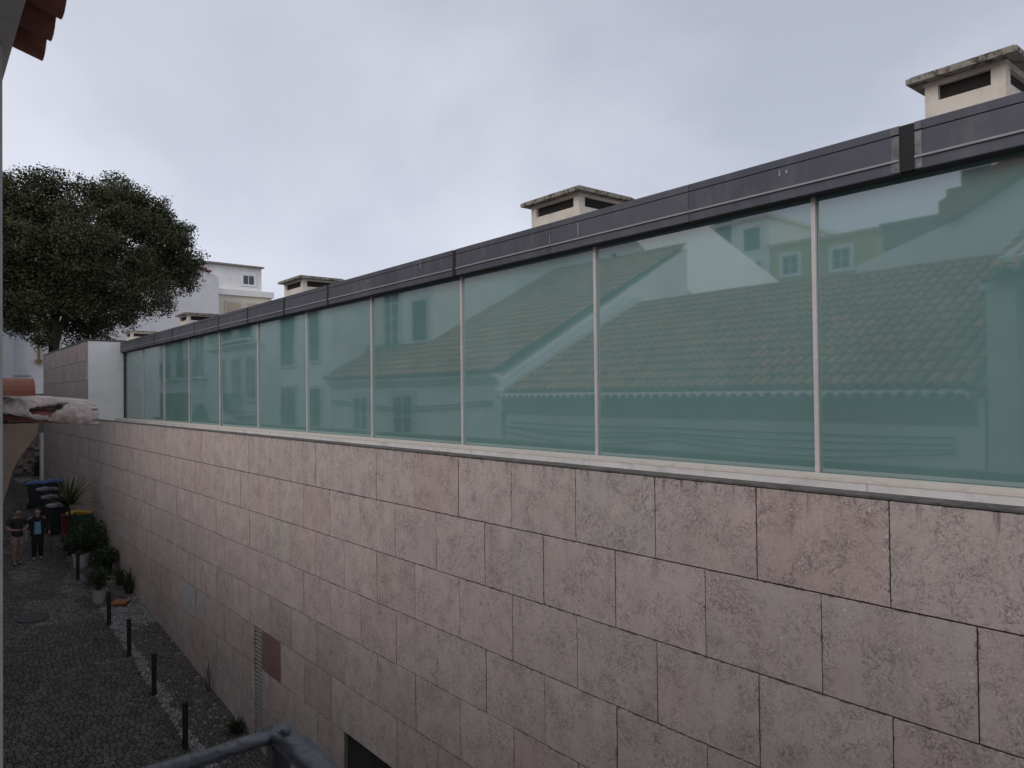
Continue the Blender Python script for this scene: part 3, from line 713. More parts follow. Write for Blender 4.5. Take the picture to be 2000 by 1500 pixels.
b = MB(); b.box(-10.2, -1.7, 21.9, 30.7, 6.21, 6.4); b.build('roof', M['tile1'], tall)
window(tall, (-2, 22.4, 2.0), PY, PX, .95, 1.45, fr=M['greenframe'], bars=(1, 3), surround=M['stonetrim'])
window(tall, (-2, 24.3, 1.75), PY, PX, 1.2, 2.4, bars=(1, 3), surround=M['stonetrim']); balcony(tall, -2, 23.6, 26.3, .98)
b = MB(); b.box(-1.999, -1.94, 26.5, 28.4, .6, 6.0); b.build('pilaster', M['paleyellow'], tall)

def townhouse(name, label, y0, y1, ztop, m, wins, balc=(), cornices=(), x=0.0, doors=()):
    t = empty(name, (x-4, (y0+y1)/2, gz(y0))); tag(t, label, 'house')
    b = MB(); b.box(x-9, x, y0, y1, gz(y0)-.1, ztop); b.build('wall', m, t)
    b = MB(); b.prism([(x-9.3, ztop+.001), (x+.35, ztop+.001), (x+.35, ztop+.08), (x-4.5, ztop+1.9), (x-9.3, ztop+.08)], 1, y0, y1); b.build('roof', M['tile1'], t)
    for (ya, w, za, h, fr) in wins: window(t, (x, ya, za), PY, PX, w, h, fr=fr, bars=(1, 2), surround=M['stonetrim'])
    for (ya, yb, z) in balc: balcony(t, x, ya, yb, z)
    for (z, d) in cornices:
        b = MB(); b.prism([(x+.001, z), (x+d*.5, z), (x+d, z+.12), (x+d, z+.2), (x+.001, z+.2)], 1, y0, y1); b.build('cornice', M['stonetrim'], t)
    for (ya, w, z, h) in doors:
        b = MB(); pts = [(ya, gz(ya)), (ya+w, gz(ya)), (ya+w, z)]+[(ya+w/2+w/2*math.cos(a), z+h*math.sin(a)) for a in np.linspace(.2, math.pi-.2, 7)]+[(ya, z)]
        b.prism([(p[0], p[1]) for p in pts], 0, x+.003, x+.05); b.build('arched_door', M['greenframe'], t)
    return t
F_, G_ = M['frame'], M['greenframe']
townhouse('town_house', 'white town house with two tall green windows above the street', 26.0, 33.0, 6.5, M['white2'],
          [(29.5, 1.4, 1.35, 2.1, G_), (26.95, 1.1, 1.4, 1.9, G_), (29.4, 1.5, -1.6, 2.0, G_), (26.9, 1.2, -1.6, 1.9, G_)])
townhouse('town_house', 'white town house with railed windows under a deep mid cornice', 33.02, 40.4, 6.8, M['white2'],
          [(34.2, 1.2, -.1, 2.0, F_), (36.2, 1.2, -.1, 2.0, F_), (38.4, 1.0, -.1, 2.0, G_), (34.6, 1.6, 2.9, 2.0, G_), (37.5, 1.3, 2.9, 2.0, G_)],
          [(34.3, 37.2, -.75), (34.4, 39.4, 2.75)], [(2.35, .4)])
townhouse('town_house', 'grey white town house with long iron balconies and an arched door', 40.42, 53.0, 7.2, M['white'],
          [(42.0, 1.6, 1.2, 2.4, F_), (45.2, 1.4, 1.2, 2.4, G_), (48.2, 1.5, 1.2, 2.4, F_), (48.4, 1.4, -1.7, 1.9, G_)],
          [(41.4, 45.0, 1.15), (46.0, 50.8, 1.15)], [(6.2, .3)], doors=[(41.0, 3.4, -1.6, 1.3), (46.2, 1.2, -1.0, .5)])
# street lantern on a bracket of the railed town house
lt = empty('wall_lantern', (0, 35.6, -1.0)); tag(lt, 'black iron wall lantern on a curled bracket of the railed town house', 'lantern')
b = MB(); b.tube([(.0, 35.6, -.75), (.5, 35.6, -.70), (.9, 35.6, -.78)], .03, 6); b.tube([(.0, 35.6, -1.2), (.35, 35.6, -1.0), (.6, 35.6, -.75)], .022, 6); b.build('bracket', M['iron'], lt)
b = MB(); b.lathe([(.10, .0-.70), (.2, -.2), (.23, -.16), (.06, 0), (.02, .08)], 6, .95, 35.6); b.build('lamp_head', M['iron'], lt)

# houses up the slope behind, seen only in the glass
def block(name, label, x0, x1, y0, y1, z1, m, wins, roof=None):
    t = empty(name, ((x0+x1)/2, (y0+y1)/2, gz(y0))); tag(t, label, 'house')
    b = MB(); b.box(x0, x1, y0, y1, gz(y0)-.2, z1); b.build('wall', m, t)
    for (ya, w, za, h, fr) in wins: window(t, (x1, ya, za), PY, PX, w, h, fr=fr, bars=(1, 1), surround=M['white2'])
    if roof:
        b = MB(); b.prism([(x0-.3, z1+.001), (x1+.3, z1+.001), (x1+.3, z1+.1), ((x0+x1)/2, z1+roof), (x0-.3, z1+.1)], 1, y0-.2, y1+.2); b.build('roof', M['tile1'], t)
    else:
        b = MB(); b.box(x0-.1, x1+.1, y0-.1, y1+.1, z1+.001, z1+.18); b.build('parapet', m, t)
    return t
block('hill_house', 'tall white house up the slope with shuttered windows', -28, -20, 19.95, 23.6, 8.5, M['white2'],
      [(20.4, .9, 7.0, 1.1, G_), (22.0, 1.0, 7.2, 1.6, G_), (20.4, 1.1, 5.2, 1.2, G_), (22.2, 1.0, 5.0, 1.6, G_)])
block('hill_house', 'ochre house up the slope with white framed windows', -27, -20, 14.9, 19.9, 6.95, M['ochre'], [(18.4, .9, 5.5, 1.0, F_), (15.9, .9, 5.5, 1.0, F_)])
block('hill_house', 'dark weathered house up the slope with a stepped chimney', -24, -15, 8.6, 12.3, 5.9, M['tan'], [(9.5, .9, 4.2, 1.0, G_)])
t = bpy.data.objects[[o.name for o in COL.objects if o.get('label', '').startswith('dark weathered')][0]]
b = MB(); b.box(-16.5, -15.4, 8.9, 10.3, 5.8, 7.0); b.box(-16.2, -15.6, 9.0, 9.9, 7.0, 7.6); b.build('chimney', M['tan'], t)
gb = empty('gabled_house', (-11, 20, gz(20))); tag(gb, 'whitewashed gabled house just behind the tiled roofs', 'house')
b = MB(); b.prism([(15.6, gz(15)), (24, gz(24)), (24, 8.0), (21.0, 8.0), (18.4, 5.8), (15.6, 3.3)], 0, -16, -8.3); b.build('wall', M['white2'], gb)
b = MB(); b.box(-8.298, -8.25, 19.2, 19.35, 4.5, 5.3); b.box(-8.298, -8.25, 18.5, 18.62, 4.1, 4.9); b.build('slit', M['void'], gb)
gb2 = empty('verge_house', (-9, 6, gz(6))); tag(gb2, 'white gable with a dark tiled verge behind the low roof', 'house')
b = MB(); b.prism([(3.5, gz(3)), (9.9, gz(9)), (9.9, 3.5), (7.3, 4.3), (3.5, 6.3)], 0, -15, -8.0); b.build('wall', M['white2'], gb2)
b = MB(); b.prism([(3.4, 6.35), (7.6, 4.2), (7.6, 4.75), (3.4, 6.9)], 0, -15.2, -7.6); b.build('verge', M['tile1'], gb2)

# ------------------------------------------------------------------ far end of the street
ew = empty('end_wall', (1, 44.6, gz(43))); tag(ew, 'tan rendered wall with rough pale masonry closing the end of the street', 'wall')
b = MB(); b.box(-6, 5.6, 44.5, 45.1, gz(43)-.1, .3); b.build('wall', M['tan'], ew)
rub = mat('pale_rubble', (.25, .22, .185), .95, .3, 4)
re = random.Random(2)
for i in range(34):
    x = re.uniform(4.15, 5.3); zb = gz(43)+re.uniform(0, 1.5)*(1 if x > 4.6 else .8); s_ = re.uniform(.16, .32)
    bm_ = MB(); q_ = [re.uniform(.7, 1.3) for _ in range(8)]
    vs_ = [(x+(-1 if i_ & 1 else 1)*s_*.6*q_[i_], 44.44+(-.07 if i_ & 2 else .05)*q_[i_], zb+(s_*.55*q_[i_] if i_ & 4 else 0)) for i_ in range(8)]
    bm_.add(vs_, [(0, 1, 3, 2), (4, 6, 7, 5), (0, 4, 5, 1), (1, 5, 7, 3), (3, 7, 6, 2), (2, 6, 4, 0)]); bm_.build('stone', rub, ew)

lil = empty('lilac_house', (11, 62, gz(43))); tag(lil, 'pale lilac white gable wall with one dark window behind the tree', 'house')
b = MB(); b.prism([(2.5, gz(43)), (18.96, gz(43)), (18.96, 9.55), (17.6, 10.0), (14, 11.0), (2.5, 11.0)], 1, 60, 61.5); b.build('wall', M['lilac'], lil)
b = MB(); b.prism([(13.8, 11.05), (18.35, 9.85), (18.35, 9.98), (13.8, 11.25)], 1, 59.8, 61.7); b.build('roof_verge', M['oldtile'], lil)
window(lil, (14.35, 60, 6.75), PX, (0, -1, 0), 1.15, 1.1, fr=M['white2'], bars=(1, 0), surround=M['stonetrim'])
b = MB(); b.box(2.5, 6.4, 59.94, 59.999, 1.6, 1.72); b.build('string_course', M['greywall'], lil)
b = MB(); b.tube([(6.87, 59.85, 2.75), (6.87, 59.85, 7)], .09, 6); b.lathe([(.2, 2.5), (.22, 2.75)], 8, 6.87, 59.85); b.build('drainpipe', M['rust'], lil)
b = MB(); b.box(2.5, 5.4, 59.5, 59.99, gz(43), 9); b.build('dark_return', M['greywall'], lil)
cr = empty('cream_house', (22, 66, gz(43))); tag(cr, 'cream house with a set back white attic storey and roller shutters', 'house')
b = MB(); b.box(18.3, 24.0, 62, 70, gz(43), 8.45); b.build('wall', M['paleyellow'], cr)
b = MB(); b.box(18.3, 24.15, 61.85, 70, 8.451, 8.93); b.build('terrace_parapet', M['white2'], cr)
b = MB(); b.box(16.5, 23.25, 62.3, 69, 8.94, 10.95); b.build('attic_wall', M['white2'], cr)
b = MB(); b.prism([(16.3, 10.951), (23.4, 10.951), (23.4, 11.05), (16.3, 11.12)], 1, 62.0, 69.2); b.build('roof', M['greytile'], cr)
window(cr, (21.65, 62.3, 9.45), PX, (0, -1, 0), 1.0, .82, bars=(1, 0), surround=M['white2'])
for x in (20.2, 21.95):
    window(cr, (x, 62, 6.1), PX, (0, -1, 0), 1.15, 1.75, bars=(1, 0), surround=M['stonetrim'], blind=(M['shutter'], .25))

# ------------------------------------------------------------------ tree beyond the wall
def leaf_cloud(b, lobes, per, size, seed, shade=(.7, 1.35), hollow=.55):
    """small leaf-sized faces through each lobe's volume, clumped so sky shows between the clumps"""
    rr = random.Random(seed)
    for (cx, cyy, cz, rx, ry, rz) in lobes:
        ncl = max(6, int(per*(rx*ry*rz)**(2/3)))
        for i in range(ncl):
            d = Vector((rr.gauss(0, 1), rr.gauss(0, 1), rr.gauss(0, 1))).normalized(); q = rr.uniform(hollow, 1.04)**.7
            c = Vector((cx+d.x*rx*q, cyy+d.y*ry*q, cz+d.z*rz*q)); cs = size*rr.uniform(1.6, 3.0); k = rr.uniform(*shade)
            hue = rr.uniform(.85, 1.2)
            for j in range(rr.randint(9, 15)):
                p = c+Vector((rr.gauss(0, 1), rr.gauss(0, 1), rr.gauss(0, .8)))*cs*.42
                s = size*rr.uniform(.55, 1.1); u = Vector((rr.gauss(0, 1), rr.gauss(0, 1), rr.gauss(0, .6))).normalized(); w = u.orthogonal().normalized()
                w = (w*math.cos(rr.random()*6)+u.cross(w)*math.sin(rr.random()*6)).normalized()
                kk = k*rr.uniform(.88, 1.12); tint = (kk*hue, kk, kk*.9)
                b.add([p-u*s*.5, p+w*s*.28, p+u*s*.5, p-w*s*.28], [(0, 1, 2, 3)], tint)
def px2w(x, y, Y):                                       # point at depth Y seen at pixel (x, y)
    a, c = (x-1000)/F_PX, -(y-750)/F_PX
    d = CR*a+CU*c+FW; return d*(Y/d.y)
tree = empty('broadleaf_tree', (6.2, 46.6, gz(43))); tag(tree, 'big dark evergreen broadleaf tree rising behind the far end of the stone wall', 'tree')
lob = []
for (x, y, r_, dy) in ((50, 405, 78, 0), (-40, 430, 100, 1), (105, 410, 66, -1.5), (60, 480, 80, -2.5), (230, 392, 52, .5), (200, 430, 56, -1.5), (275, 428, 52, 0), (318, 462, 46, 1), (334, 500, 42, -.5), (265, 490, 70, -1.5), (318, 535, 48, 0), (290, 570, 44, -1.5), (150, 480, 64, -2.8),
                       (110, 545, 78, -2), (205, 555, 74, -1), (20, 545, 74, 0), (-60, 560, 90, 0), (255, 600, 32, -1.5), (190, 602, 34, 1.5), (58, 635, 36, -1.5), (150, 652, 26, .5), (192, 645, 24, -.5), (130, 592, 30, 1), (354, 455, 22, -1), (356, 530, 20, 0), (312, 415, 26, .5)):
    p = px2w(x, y, 46.6+dy); k = (46.6+dy)/F_PX/math.cos(.6)*.92; lob.append((p.x, p.y, p.z, r_*k*.94, r_*k*.9, r_*k*.9))
rl_ = random.Random(17); sub = []
for (cx, cyy, cz, rx, ry, rz) in lob:
    for i in range(15):
        d = Vector((rl_.gauss(0, 1), rl_.gauss(0, 1), rl_.gauss(0, 1))).normalized(); q = rl_.uniform(.5, .92); k = rx*rl_.uniform(.34, .52)
        sub.append((cx+d.x*rx*q, cyy+d.y*ry*q, cz+d.z*rz*q, k*1.1, k*1.1, k*.8))
b = MB(); leaf_cloud(b, sub, 88, .16, 4, shade=(.8, 1.25), hollow=.35); b.build('crown', M['leaf'], tree, tint=True)
b = MB(); tb = px2w(105, 690, 46.6)
b.tube([(tb.x, 46.6, gz(43)-.1), (tb.x+.05, 46.6, 0), (tb.x, 46.6, 3.2), (tb.x+.1, 46.5, 5.6), (tb.x+.5, 46.3, 8.5)], [.42, .30, .25, .2, .1], 9)
for (dx, dyy, dz, z0) in ((-2.4, .5, 4, 3.6), (3.0, -.4, 3.8, 3.4), (5.0, .2, 3.6, 4.4), (1.2, 1.2, 5, 4), (.9, -.3, 4, 2.2), (-1.3, -.3, 2.4, 2.9), (2.0, .3, 1.6, 3.6)):
    b.tube([(tb.x, 46.6, z0), (tb.x+dx*.35, 46.6+dyy*.4, z0+dz*.45), (tb.x+dx*.7, 46.6+dyy*.8, z0+dz*.75), (tb.x+dx, 46.6+dyy, z0+dz)], [.15, .11, .07, .03], 7)
b.build('trunk', M['bark'], tree, smooth=True)

# ------------------------------------------------------------------ bollards
bx_ = [(3.902, 14.35, 'dark iron bollard nearest to the balcony railing'), (3.956, 16.79, 'dark iron bollard second from the balcony railing'),
       (3.954, 19.03, 'dark iron bollard just before the white cobble patch'), (3.945, 21.22, 'dark iron bollard beside the terracotta plate'), (3.898, 25.42, 'dark iron bollard in front of the shrub bed')]
bm = MB(); bm.lathe([(.052, -.05), (.052, .0), (.050, .03), (.050, .70), (.056, .705), (.056, .74), (.050, .745), (.050, .80), (.054, .805), (.054, .845), (.035, .872)], 14)
bo_me = bm.mesh('bollard', M['bollard'], smooth=False)
for (x, y, l) in bx_:
    o = bpy.data.objects.new('bollard', bo_me); COL.objects.link(o); o.location = (x, y, gz(y)); tag(o, l, 'bollard', 'iron bollards along the pavement edge')

# manhole, terracotta plate
mh = MB(); mh.lathe([(.36, -.02), (.36, .016), (.335, .018), (.335, .014), (.0, .016)], 28, 0, 0)
mo = mh.build('manhole_cover', M['manhole']); mo.location = (2.47, 22.72, gz(22.72)+.012); mo.rotation_euler = (math.atan(SL), 0, 0); tag(mo, 'round dark iron manhole cover set in the cobbles', 'manhole cover')
tp = MB(); tp.prism([(4.22, 22.55), (4.55, 22.38), (4.78, 22.72), (4.42, 22.95)], 2, 0, .045)
tpo = tp.build('clay_plate', M['terracotta']); tpo.location = (0, 0, gz(22.66)+.045); tpo.rotation_euler = (0, 0, 0); tag(tpo, 'orange clay plate lying on the pavement by the wall', 'plate')

# ------------------------------------------------------------------ bins
def bin_(x, y, rz, lid, body, label, sc=1, lidlabel=None):
    t = local('wheelie_bin', (x, y, gz(y)), rz, sc); tag(t, label, 'bin', 'wheelie bins in a row against the wall')
    b = MB(); w0, w1, d0, d1, h = .22, .28, .24, .33, 1.0
    b.add([(-w0, -d0, .06), (w0, -d0, .06), (w0, d0, .06), (-w0, d0, .06), (-w1, -d1, h), (w1, -d1, h), (w1, d1, h), (-w1, d1, h)], [(0, 3, 2, 1), (4, 5, 6, 7), (0, 1, 5, 4), (1, 2, 6, 5), (2, 3, 7, 6), (3, 0, 4, 7)])
    b.box(-w1-.015, w1+.015, -d1-.015, d1+.015, h-.05, h-.004); b.build('body', body, t)
    l = MB(); l.prism([(-d1-.05, h), (d1+.03, h), (d1+.02, h+.05), (.05, h+.10), (-d1-.03, h+.04)], 0, -w1-.03, w1+.03); l.build('lid', lid, t)
    q = MB(); q.tube([(-w1+.02, d1+.05, h-.02), (w1-.02, d1+.05, h-.02)], .016, 6); q.build('handle', body, t)
    for s in (-1, 1):
        q = MB(); q.tube([(s*(w0-.03), d0+.02, .1), (s*(w0+.04), d0+.02, .1)], .1, 12); q.build('wheel', M['rubber'], t)
    return t
bin_(4.06, 36.0, R(80), M['bluelid'], M['binbody'], 'wheelie bin with a bright blue lid, outer one at the far end of the row')
bin_(4.66, 36.1, R(84), M['bluelid'], M['binbody'], 'wheelie bin with a bright blue lid, against the wall at the far end')
bin_(4.24, 34.5, R(92), M['greylid'], M['binbody'], 'grey lidded bin next after the blue lidded pair')
bin_(4.22, 32.9, R(86), M['greylid'], M['binbody'], 'grey lidded bin in the middle of the row')
bin_(4.20, 31.3, R(95), M['greylid'], M['binbody'], 'grey lidded bin just before the yellow lidded bin')
bin_(4.60, 29.75, R(90), M['yellowlid'], M['greenbin'], 'green wheelie bin with a yellow lid beside the sword leaved plant')
rb = local('folded_crate', (4.28, 30.0, gz(30)+.0)); tag(rb, 'red plastic crate standing beside the yellow lidded bin', 'crate')
b = MB(); b.box(-.16, .16, -.12, .12, 0, .9); b.build('crate_body', M['redthing'], rb)
b = MB(); b.box(-.18, .18, -.14, .14, .9005, .95); b.build('rim', M['redthing'], rb)

# ------------------------------------------------------------------ potted plants and weeds
def pot(t, r0, r1, h, m):
    b = MB(); b.lathe([(r0, 0), (r1, h-.03), (r1+.015, h-.03), (r1+.015, h), (r1-.03, h), (r1-.04, h-.05)], 16); b.build('pot', m, t, smooth=False)
def shrub(name, label, x, y, r_, h, zb, m, potargs=None, seed=1, per=60, size=.07, grp='plants along the pavement'):
    t = local(name, (x, y, gz(y)), 0); tag(t, label, 'plant', grp)
    if potargs: pot(t, *potargs)
    b = MB(); rr = random.Random(seed)
    lobes = [(rr.uniform(-.4, .4)*r_, rr.uniform(-.4, .4)*r_, zb+(h-zb)*rr.uniform(.3, .8), r_*rr.uniform(.45, .7), r_*rr.uniform(.45, .7), (h-zb)*rr.uniform(.22, .36)) for i in range(8)]
    leaf_cloud(b, lobes, per*6, size*1.15, seed, shade=(.5, 1.6)); b.build('foliage', m, t, tint=True)
    b = MB()
    for i in range(6): b.tube([(rr.uniform(-.05, .05), rr.uniform(-.05, .05), zb*.6), (lobes[i][0]*.5, lobes[i][1]*.5, (zb+h)*.4), lobes[i][:3]], [.02, .015, .008], 5)
    b.build('stems', M['bark'], t); return t
def sword(t, z0, n, ln, seed, spread=1.0):
    b = MB(); rr = random.Random(seed)
    for i in range(n):
        a = 2*math.pi*i/n+rr.uniform(-.3, .3); e = rr.uniform(.35, 1.35); l = ln*rr.uniform(.7, 1.1); pts = []
        for k in range(7):
            u = k/6; rad = spread*l*u*math.cos(e)*(1+.3*u); z = z0+l*u*math.sin(e)-.42*l*u*u*math.cos(e)
            pts.append(Vector((math.cos(a)*rad, math.sin(a)*rad, z)))
        sd = Vector((-math.sin(a), math.cos(a), 0)); vs = []
        for k, p in enumerate(pts): w = .042*(1-(k/6)**2)+.004; vs += [p-sd*w, p+sd*w+Vector((0, 0, .006))]
        b.add(vs, [(2*k, 2*k+1, 2*k+3, 2*k+2) for k in range(6)])
    b.build('leaves', M['palm'], t)
t = local('sword_leaved_plant', (4.17, 28.85, gz(28.85))); tag(t, 'tall sword leaved plant on a thin stem in a white pot', 'plant', 'plants along the pavement')
pot(t, .15, .2, .42, M['darkpot']); b = MB(); b.tube([(0, 0, .3), (.02, .02, 1.0), (0, -.03, 1.55)], [.04, .032, .03], 7); b.tube([(.03, 0, .3), (.14, .05, .9), (.2, .1, 1.25)], [.03, .025, .02], 6); b.build('stem', M['bark'], t)
sword(t, 1.45, 70, 1.35, 3)
t = local('spiky_plant', (4.18, 28.2, gz(28.2))); tag(t, 'low spiky plant with arching striped leaves under the tall sword leaved one', 'plant', 'plants along the pavement')
pot(t, .14, .19, .36, M['darkpot']); sword(t, .36, 26, .8, 8, 1.1)
shrub('leafy_shrub', 'dense dark shrub against the stone wall behind the fifth bollard', 4.58, 27.2, .62, 1.35, .25, M['leaf2'], (.22, .28, .4, M['darkpot']), 5)
shrub('leafy_shrub', 'dark leafy shrub in a white square pot beside the bins', 4.18, 26.7, .5, 1.15, .35, M['leaf2'], (.2, .24, .42, M['plaincpot']), 6)
shrub('leafy_shrub', 'spreading dark shrub close to the wall nearest the weeds', 4.62, 25.6, .48, .85, .15, M['leaf2'], (.2, .24, .32, M['darkpot']), 9)
shrub('potted_bush', 'round dark bush in a white ribbed pot beside the orange plate', 4.06, 23.15, .40, 1.02, .34, M['leaf2'], (.145, .19, .36, M['plaincpot']), 7, per=70, size=.06)
def weeds(name, label, x, y, n, h, m, seed, sp=.2):
    t = local(name, (x, y, gz(y))); tag(t, label, 'weed', 'weeds at the foot of the wall'); rr = random.Random(seed)
    b = MB()
    for i in range(n):
        a = rr.uniform(0, 6.28); l = h*rr.uniform(.5, 1.1); dx, dy = math.cos(a)*sp*rr.random(), math.sin(a)*sp*rr.random(); w = rr.uniform(.005, .011)
        p = [Vector((dx*.4, dy*.4, -.01)), Vector((dx, dy, l*.6)), Vector((dx*2.0, dy*2.0, l*rr.uniform(.6, 1)))]; s_ = Vector((-math.sin(a), math.cos(a), 0))*w
        b.add([p[0]-s_, p[0]+s_, p[1]-s_, p[1]+s_, p[2]], [(0, 1, 3, 2), (2, 3, 4)])
    b.build('blades', m, t, tint=True)
weeds('weed_clump', 'grassy green weed tuft at the foot of the wall near the railing', 4.84, 14.4, 160, .30, M['leaf2'], 1, .22)
weeds('weed_clump', 'straggly weeds at the foot of the wall behind the orange plate', 4.86, 23.4, 120, .85, M['leaf2'], 2, .22)
weeds('weed_clump', 'thin weeds against the wall behind the round bush', 4.80, 24.3, 90, .7, M['leaf2'], 3, .25)
weeds('end_shrub', 'small green shrub by the rubble at the end of the street', 5.0, 43.6, 260, 1.1, M['leaf2'], 4, .4)
t = local('dry_plant', (4.90, 16.3, gz(16.3))); tag(t, 'dry brown stems standing against the stone wall', 'weed', 'weeds at the foot of the wall')
b = MB(); rr = random.Random(12)
for i in range(9):
    x, y = rr.uniform(-.03, .05), rr.uniform(-.1, .1)
    b.tube([(x, y, 0), (x+rr.uniform(-.03, .03), y+rr.uniform(-.05, .05), .3), (x+rr.uniform(-.05, .04), y+rr.uniform(-.15, .15), rr.uniform(.45, .72))], [.010, .007, .003], 4)
b.build('stems', M['dry'], t)
b = MB(); rr = random.Random(31)
for i in range(420):
    k = rr.random(); x = 4.97-abs(rr.gauss(0, .28)) if k < .75 else rr.uniform(1, 3.9); y = rr.uniform(12.5, 40)
    if x < 1: continue
    z = gz(y)+.03; s_ = rr.uniform(.015, .04); a = rr.random()*6.28; u = Vector((math.cos(a), math.sin(a), rr.uniform(-.3, .3)))*s_; w = Vector((-math.sin(a), math.cos(a), rr.uniform(-.3, .3)))*s_*.6
    p = Vector((x, y, z+.012)); b.add([p-u, p+w, p+u, p-w], [(0, 1, 2, 3)])
tag(b.build('leaf_litter', M['litter']), 'dead leaves scattered on the cobbles and along the wall', 'litter', kind='stuff')

# ------------------------------------------------------------------ people
def skin(name, nodes_, edges, m, parent, sub=2, root=0):
    me = bpy.data.meshes.new(name); me.from_pydata([n[:3] for n in nodes_], edges, []); me.update()
    o = bpy.data.objects.new(name, me); COL.objects.link(o)
    md = o.modifiers.new('skin', 'SKIN'); md.use_smooth_shade = True
    for i, n in enumerate(nodes_):
        v = me.skin_vertices[0].data[i]; v.radius = (n[3], n[4] if len(n) > 4 else n[3]); v.use_root = (i == root)
    sb = o.modifiers.new('sub', 'SUBSURF'); sb.levels = sub; sb.render_levels = sub
    dg = bpy.context.evaluated_depsgraph_get(); dg.update()
    nm = bpy.data.meshes.new_from_object(o.evaluated_get(dg)); nm.name = name
    o.modifiers.clear(); o.data = nm; nm.materials.clear(); nm.materials.append(m)
    if parent: o.parent = parent
    return o
def person(label, x, y, rz, H, male, mats, pose):
    """local: facing +y. nodes in units of height"""
    arms = pose['arms']; legs = pose['legs']; sh = .118 if male else .102
    n = [(0, 0, .52, .085, .06), (0, 0, .60, .078, .055), (0, .005, .70, .088, .06), (0, 0, .80, .075, .05), (0, 0, .845, .034), (0, .01, .875, .036), (0, .018, .915, .050, .058), (0, .012, .955, .047, .054), (0, .008, .982, .03)]
    e = [(i, i+1) for i in range(8)]
    for s in (-1, 1):
        el, wr, hd = arms[0 if s < 0 else 1]
        i = len(n); n += [(s*sh, 0, .805, .038), (*el, .027), (*wr, .019), (*hd, .021)]; e += [(3, i), (i, i+1), (i+1, i+2), (i+2, i+3)]
        for f_ in range(4):
            w, h_ = Vector(wr), Vector(hd); d = (h_-w).normalized(); sd = d.orthogonal().normalized(); tip = h_+d*(.034-.004*abs(f_-1.3))+sd*(f_-1.5)*.010
            j = len(n); n.append((*tip, .006)); e.append((i+3, j))
        d = (Vector(hd)-Vector(wr)).normalized(); sd = d.orthogonal().normalized(); j = len(n); n.append((*(Vector(wr)+d*.03+sd*.026), .007)); e.append((i+2, j))
        kn, an, toe = legs[0 if s < 0 else 1]
        i = len(n); n += [(s*.05, 0, .49, .058, .06), (*kn, .036), (*an, .022), (*toe, .02)]; e += [(0, i), (i, i+1), (i+1, i+2), (i+2, i+3)]
    n = [tuple(H*v_ for v_ in q) for q in n]
    o = skin('person', n, e, mats['skin'], None); tag(o, label, 'person'); o.location = (x, y, gz(y)); o.rotation_euler = (0, 0, rz)
    S = lambda q: [tuple(H*v_ for v_ in w) for w in q]
    tp = [(0, 0, .475, .100, .080), (0, 0, .53, .100, .076), (0, 0, .62, .092, .068), (0, .005, .71, .102, .072), (0, 0, .795, .092, .062), (0, 0, .83, .05)]; te = [(i, i+1) for i in range(5)]
    for s in (-1, 1):
        el, wr, hd = arms[0 if s < 0 else 1]; i = len(tp); a = Vector((s*sh, 0, .808)); q = a.lerp(Vector(el), mats.get('sleeve', .85))
        if mats.get('sleeve') == 0: continue
        tp += [(*a, .048), (*q, .041)]; te += [(4, i), (i, i+1)]
        if mats.get('long'): tp.append((*Vector(el), .036)); tp.append((*Vector(el).lerp(Vector(wr), .9), .03)); te += [(i+1, i+2), (i+2, i+3)]
    skin('top', S(tp), te, mats['top'], o)
    lp = [(0, 0, .57, .092, .069), (0, 0, .50, .096, .076)]; le = [(0, 1)]
    for s in (-1, 1):
        kn, an, toe = legs[0 if s < 0 else 1]; i = len(lp); h0 = Vector((s*.052, 0, .47))
        if mats.get('short'): lp += [(*h0, .068), (*h0.lerp(Vector(kn), .85), .056)]; le += [(1, i), (i, i+1)]
        else: lp += [(*h0, .066), (*kn, .05), (*Vector(kn).lerp(Vector(an), .95), .042)]; le += [(1, i), (i, i+1), (i+1, i+2)]
        sm = [(*Vector(an)+Vector((0, -.012, -.012)), .024) if False else (an[0], an[1]-.01, .022, .024), (toe[0], toe[1], .018, .022)]
        skin('shoe', S(sm), [(0, 1)], mats['shoe'], o, 1)
    skin('shorts' if mats.get('short') else 'trousers', S(lp), le, mats['legs'], o)
    b = MB(); nu, nv = 16, 10; vs = []; cz = .947; hr = .0575
    for i in range(nv+1):
        ph = math.pi*i/nv
        for j in range(nu):
            a = 2*math.pi*j/nu; x_, y_, z_ = math.sin(ph)*math.cos(a), math.sin(ph)*math.sin(a), math.cos(ph)
            k = hr
            if y_ > .25 and z_ < .45: k = hr*.72
            if z_ < -.35 and (male or y_ > -.1): k = hr*.72
            vs.append((x_*k*.96, .006+y_*k*1.06, cz+z_*k*(1.0 if male or z_ > 0 else 1.9)))
    b.add(S(vs), [(i*nu+j, (i+1)*nu+j, (i+1)*nu+(j+1) % nu, i*nu+(j+1) % nu) for i in range(nv) for j in range(nu)])
    q = bpy.data.objects.new('hair', b.mesh('hair', mats['hair'], smooth=True)); COL.objects.link(q); q.parent = o
    b = MB(); b.add(S([(-.008, .066, .915), (.008, .066, .915), (0, .085, .905), (0, .066, .94)]), [(0, 1, 2), (1, 3, 2), (3, 0, 2)]); b.v = b.v
    q = bpy.data.objects.new('nose', b.mesh('nose', mats['skin'])); COL.objects.link(q); q.parent = o
    for s in (-1, 1):
        b = MB(); b.lathe([(.001, -.006*H), (.007*H, 0), (.001, .006*H)], 6, s*.02*H, .068*H); q = bpy.data.objects.new('eye', b.mesh('eye', M['void'], Vector((0, 0, -.925*H)))); COL.objects.link(q); q.parent = o
        b = MB(); b.lathe([(.002*H, -.014*H), (.009*H, 0), (.002*H, .014*H)], 6, s*.053*H, .01*H); q = bpy.data.objects.new('ear', b.mesh('ear', mats['skin'], Vector((0, 0, -.922*H)))); COL.objects.link(q); q.parent = o
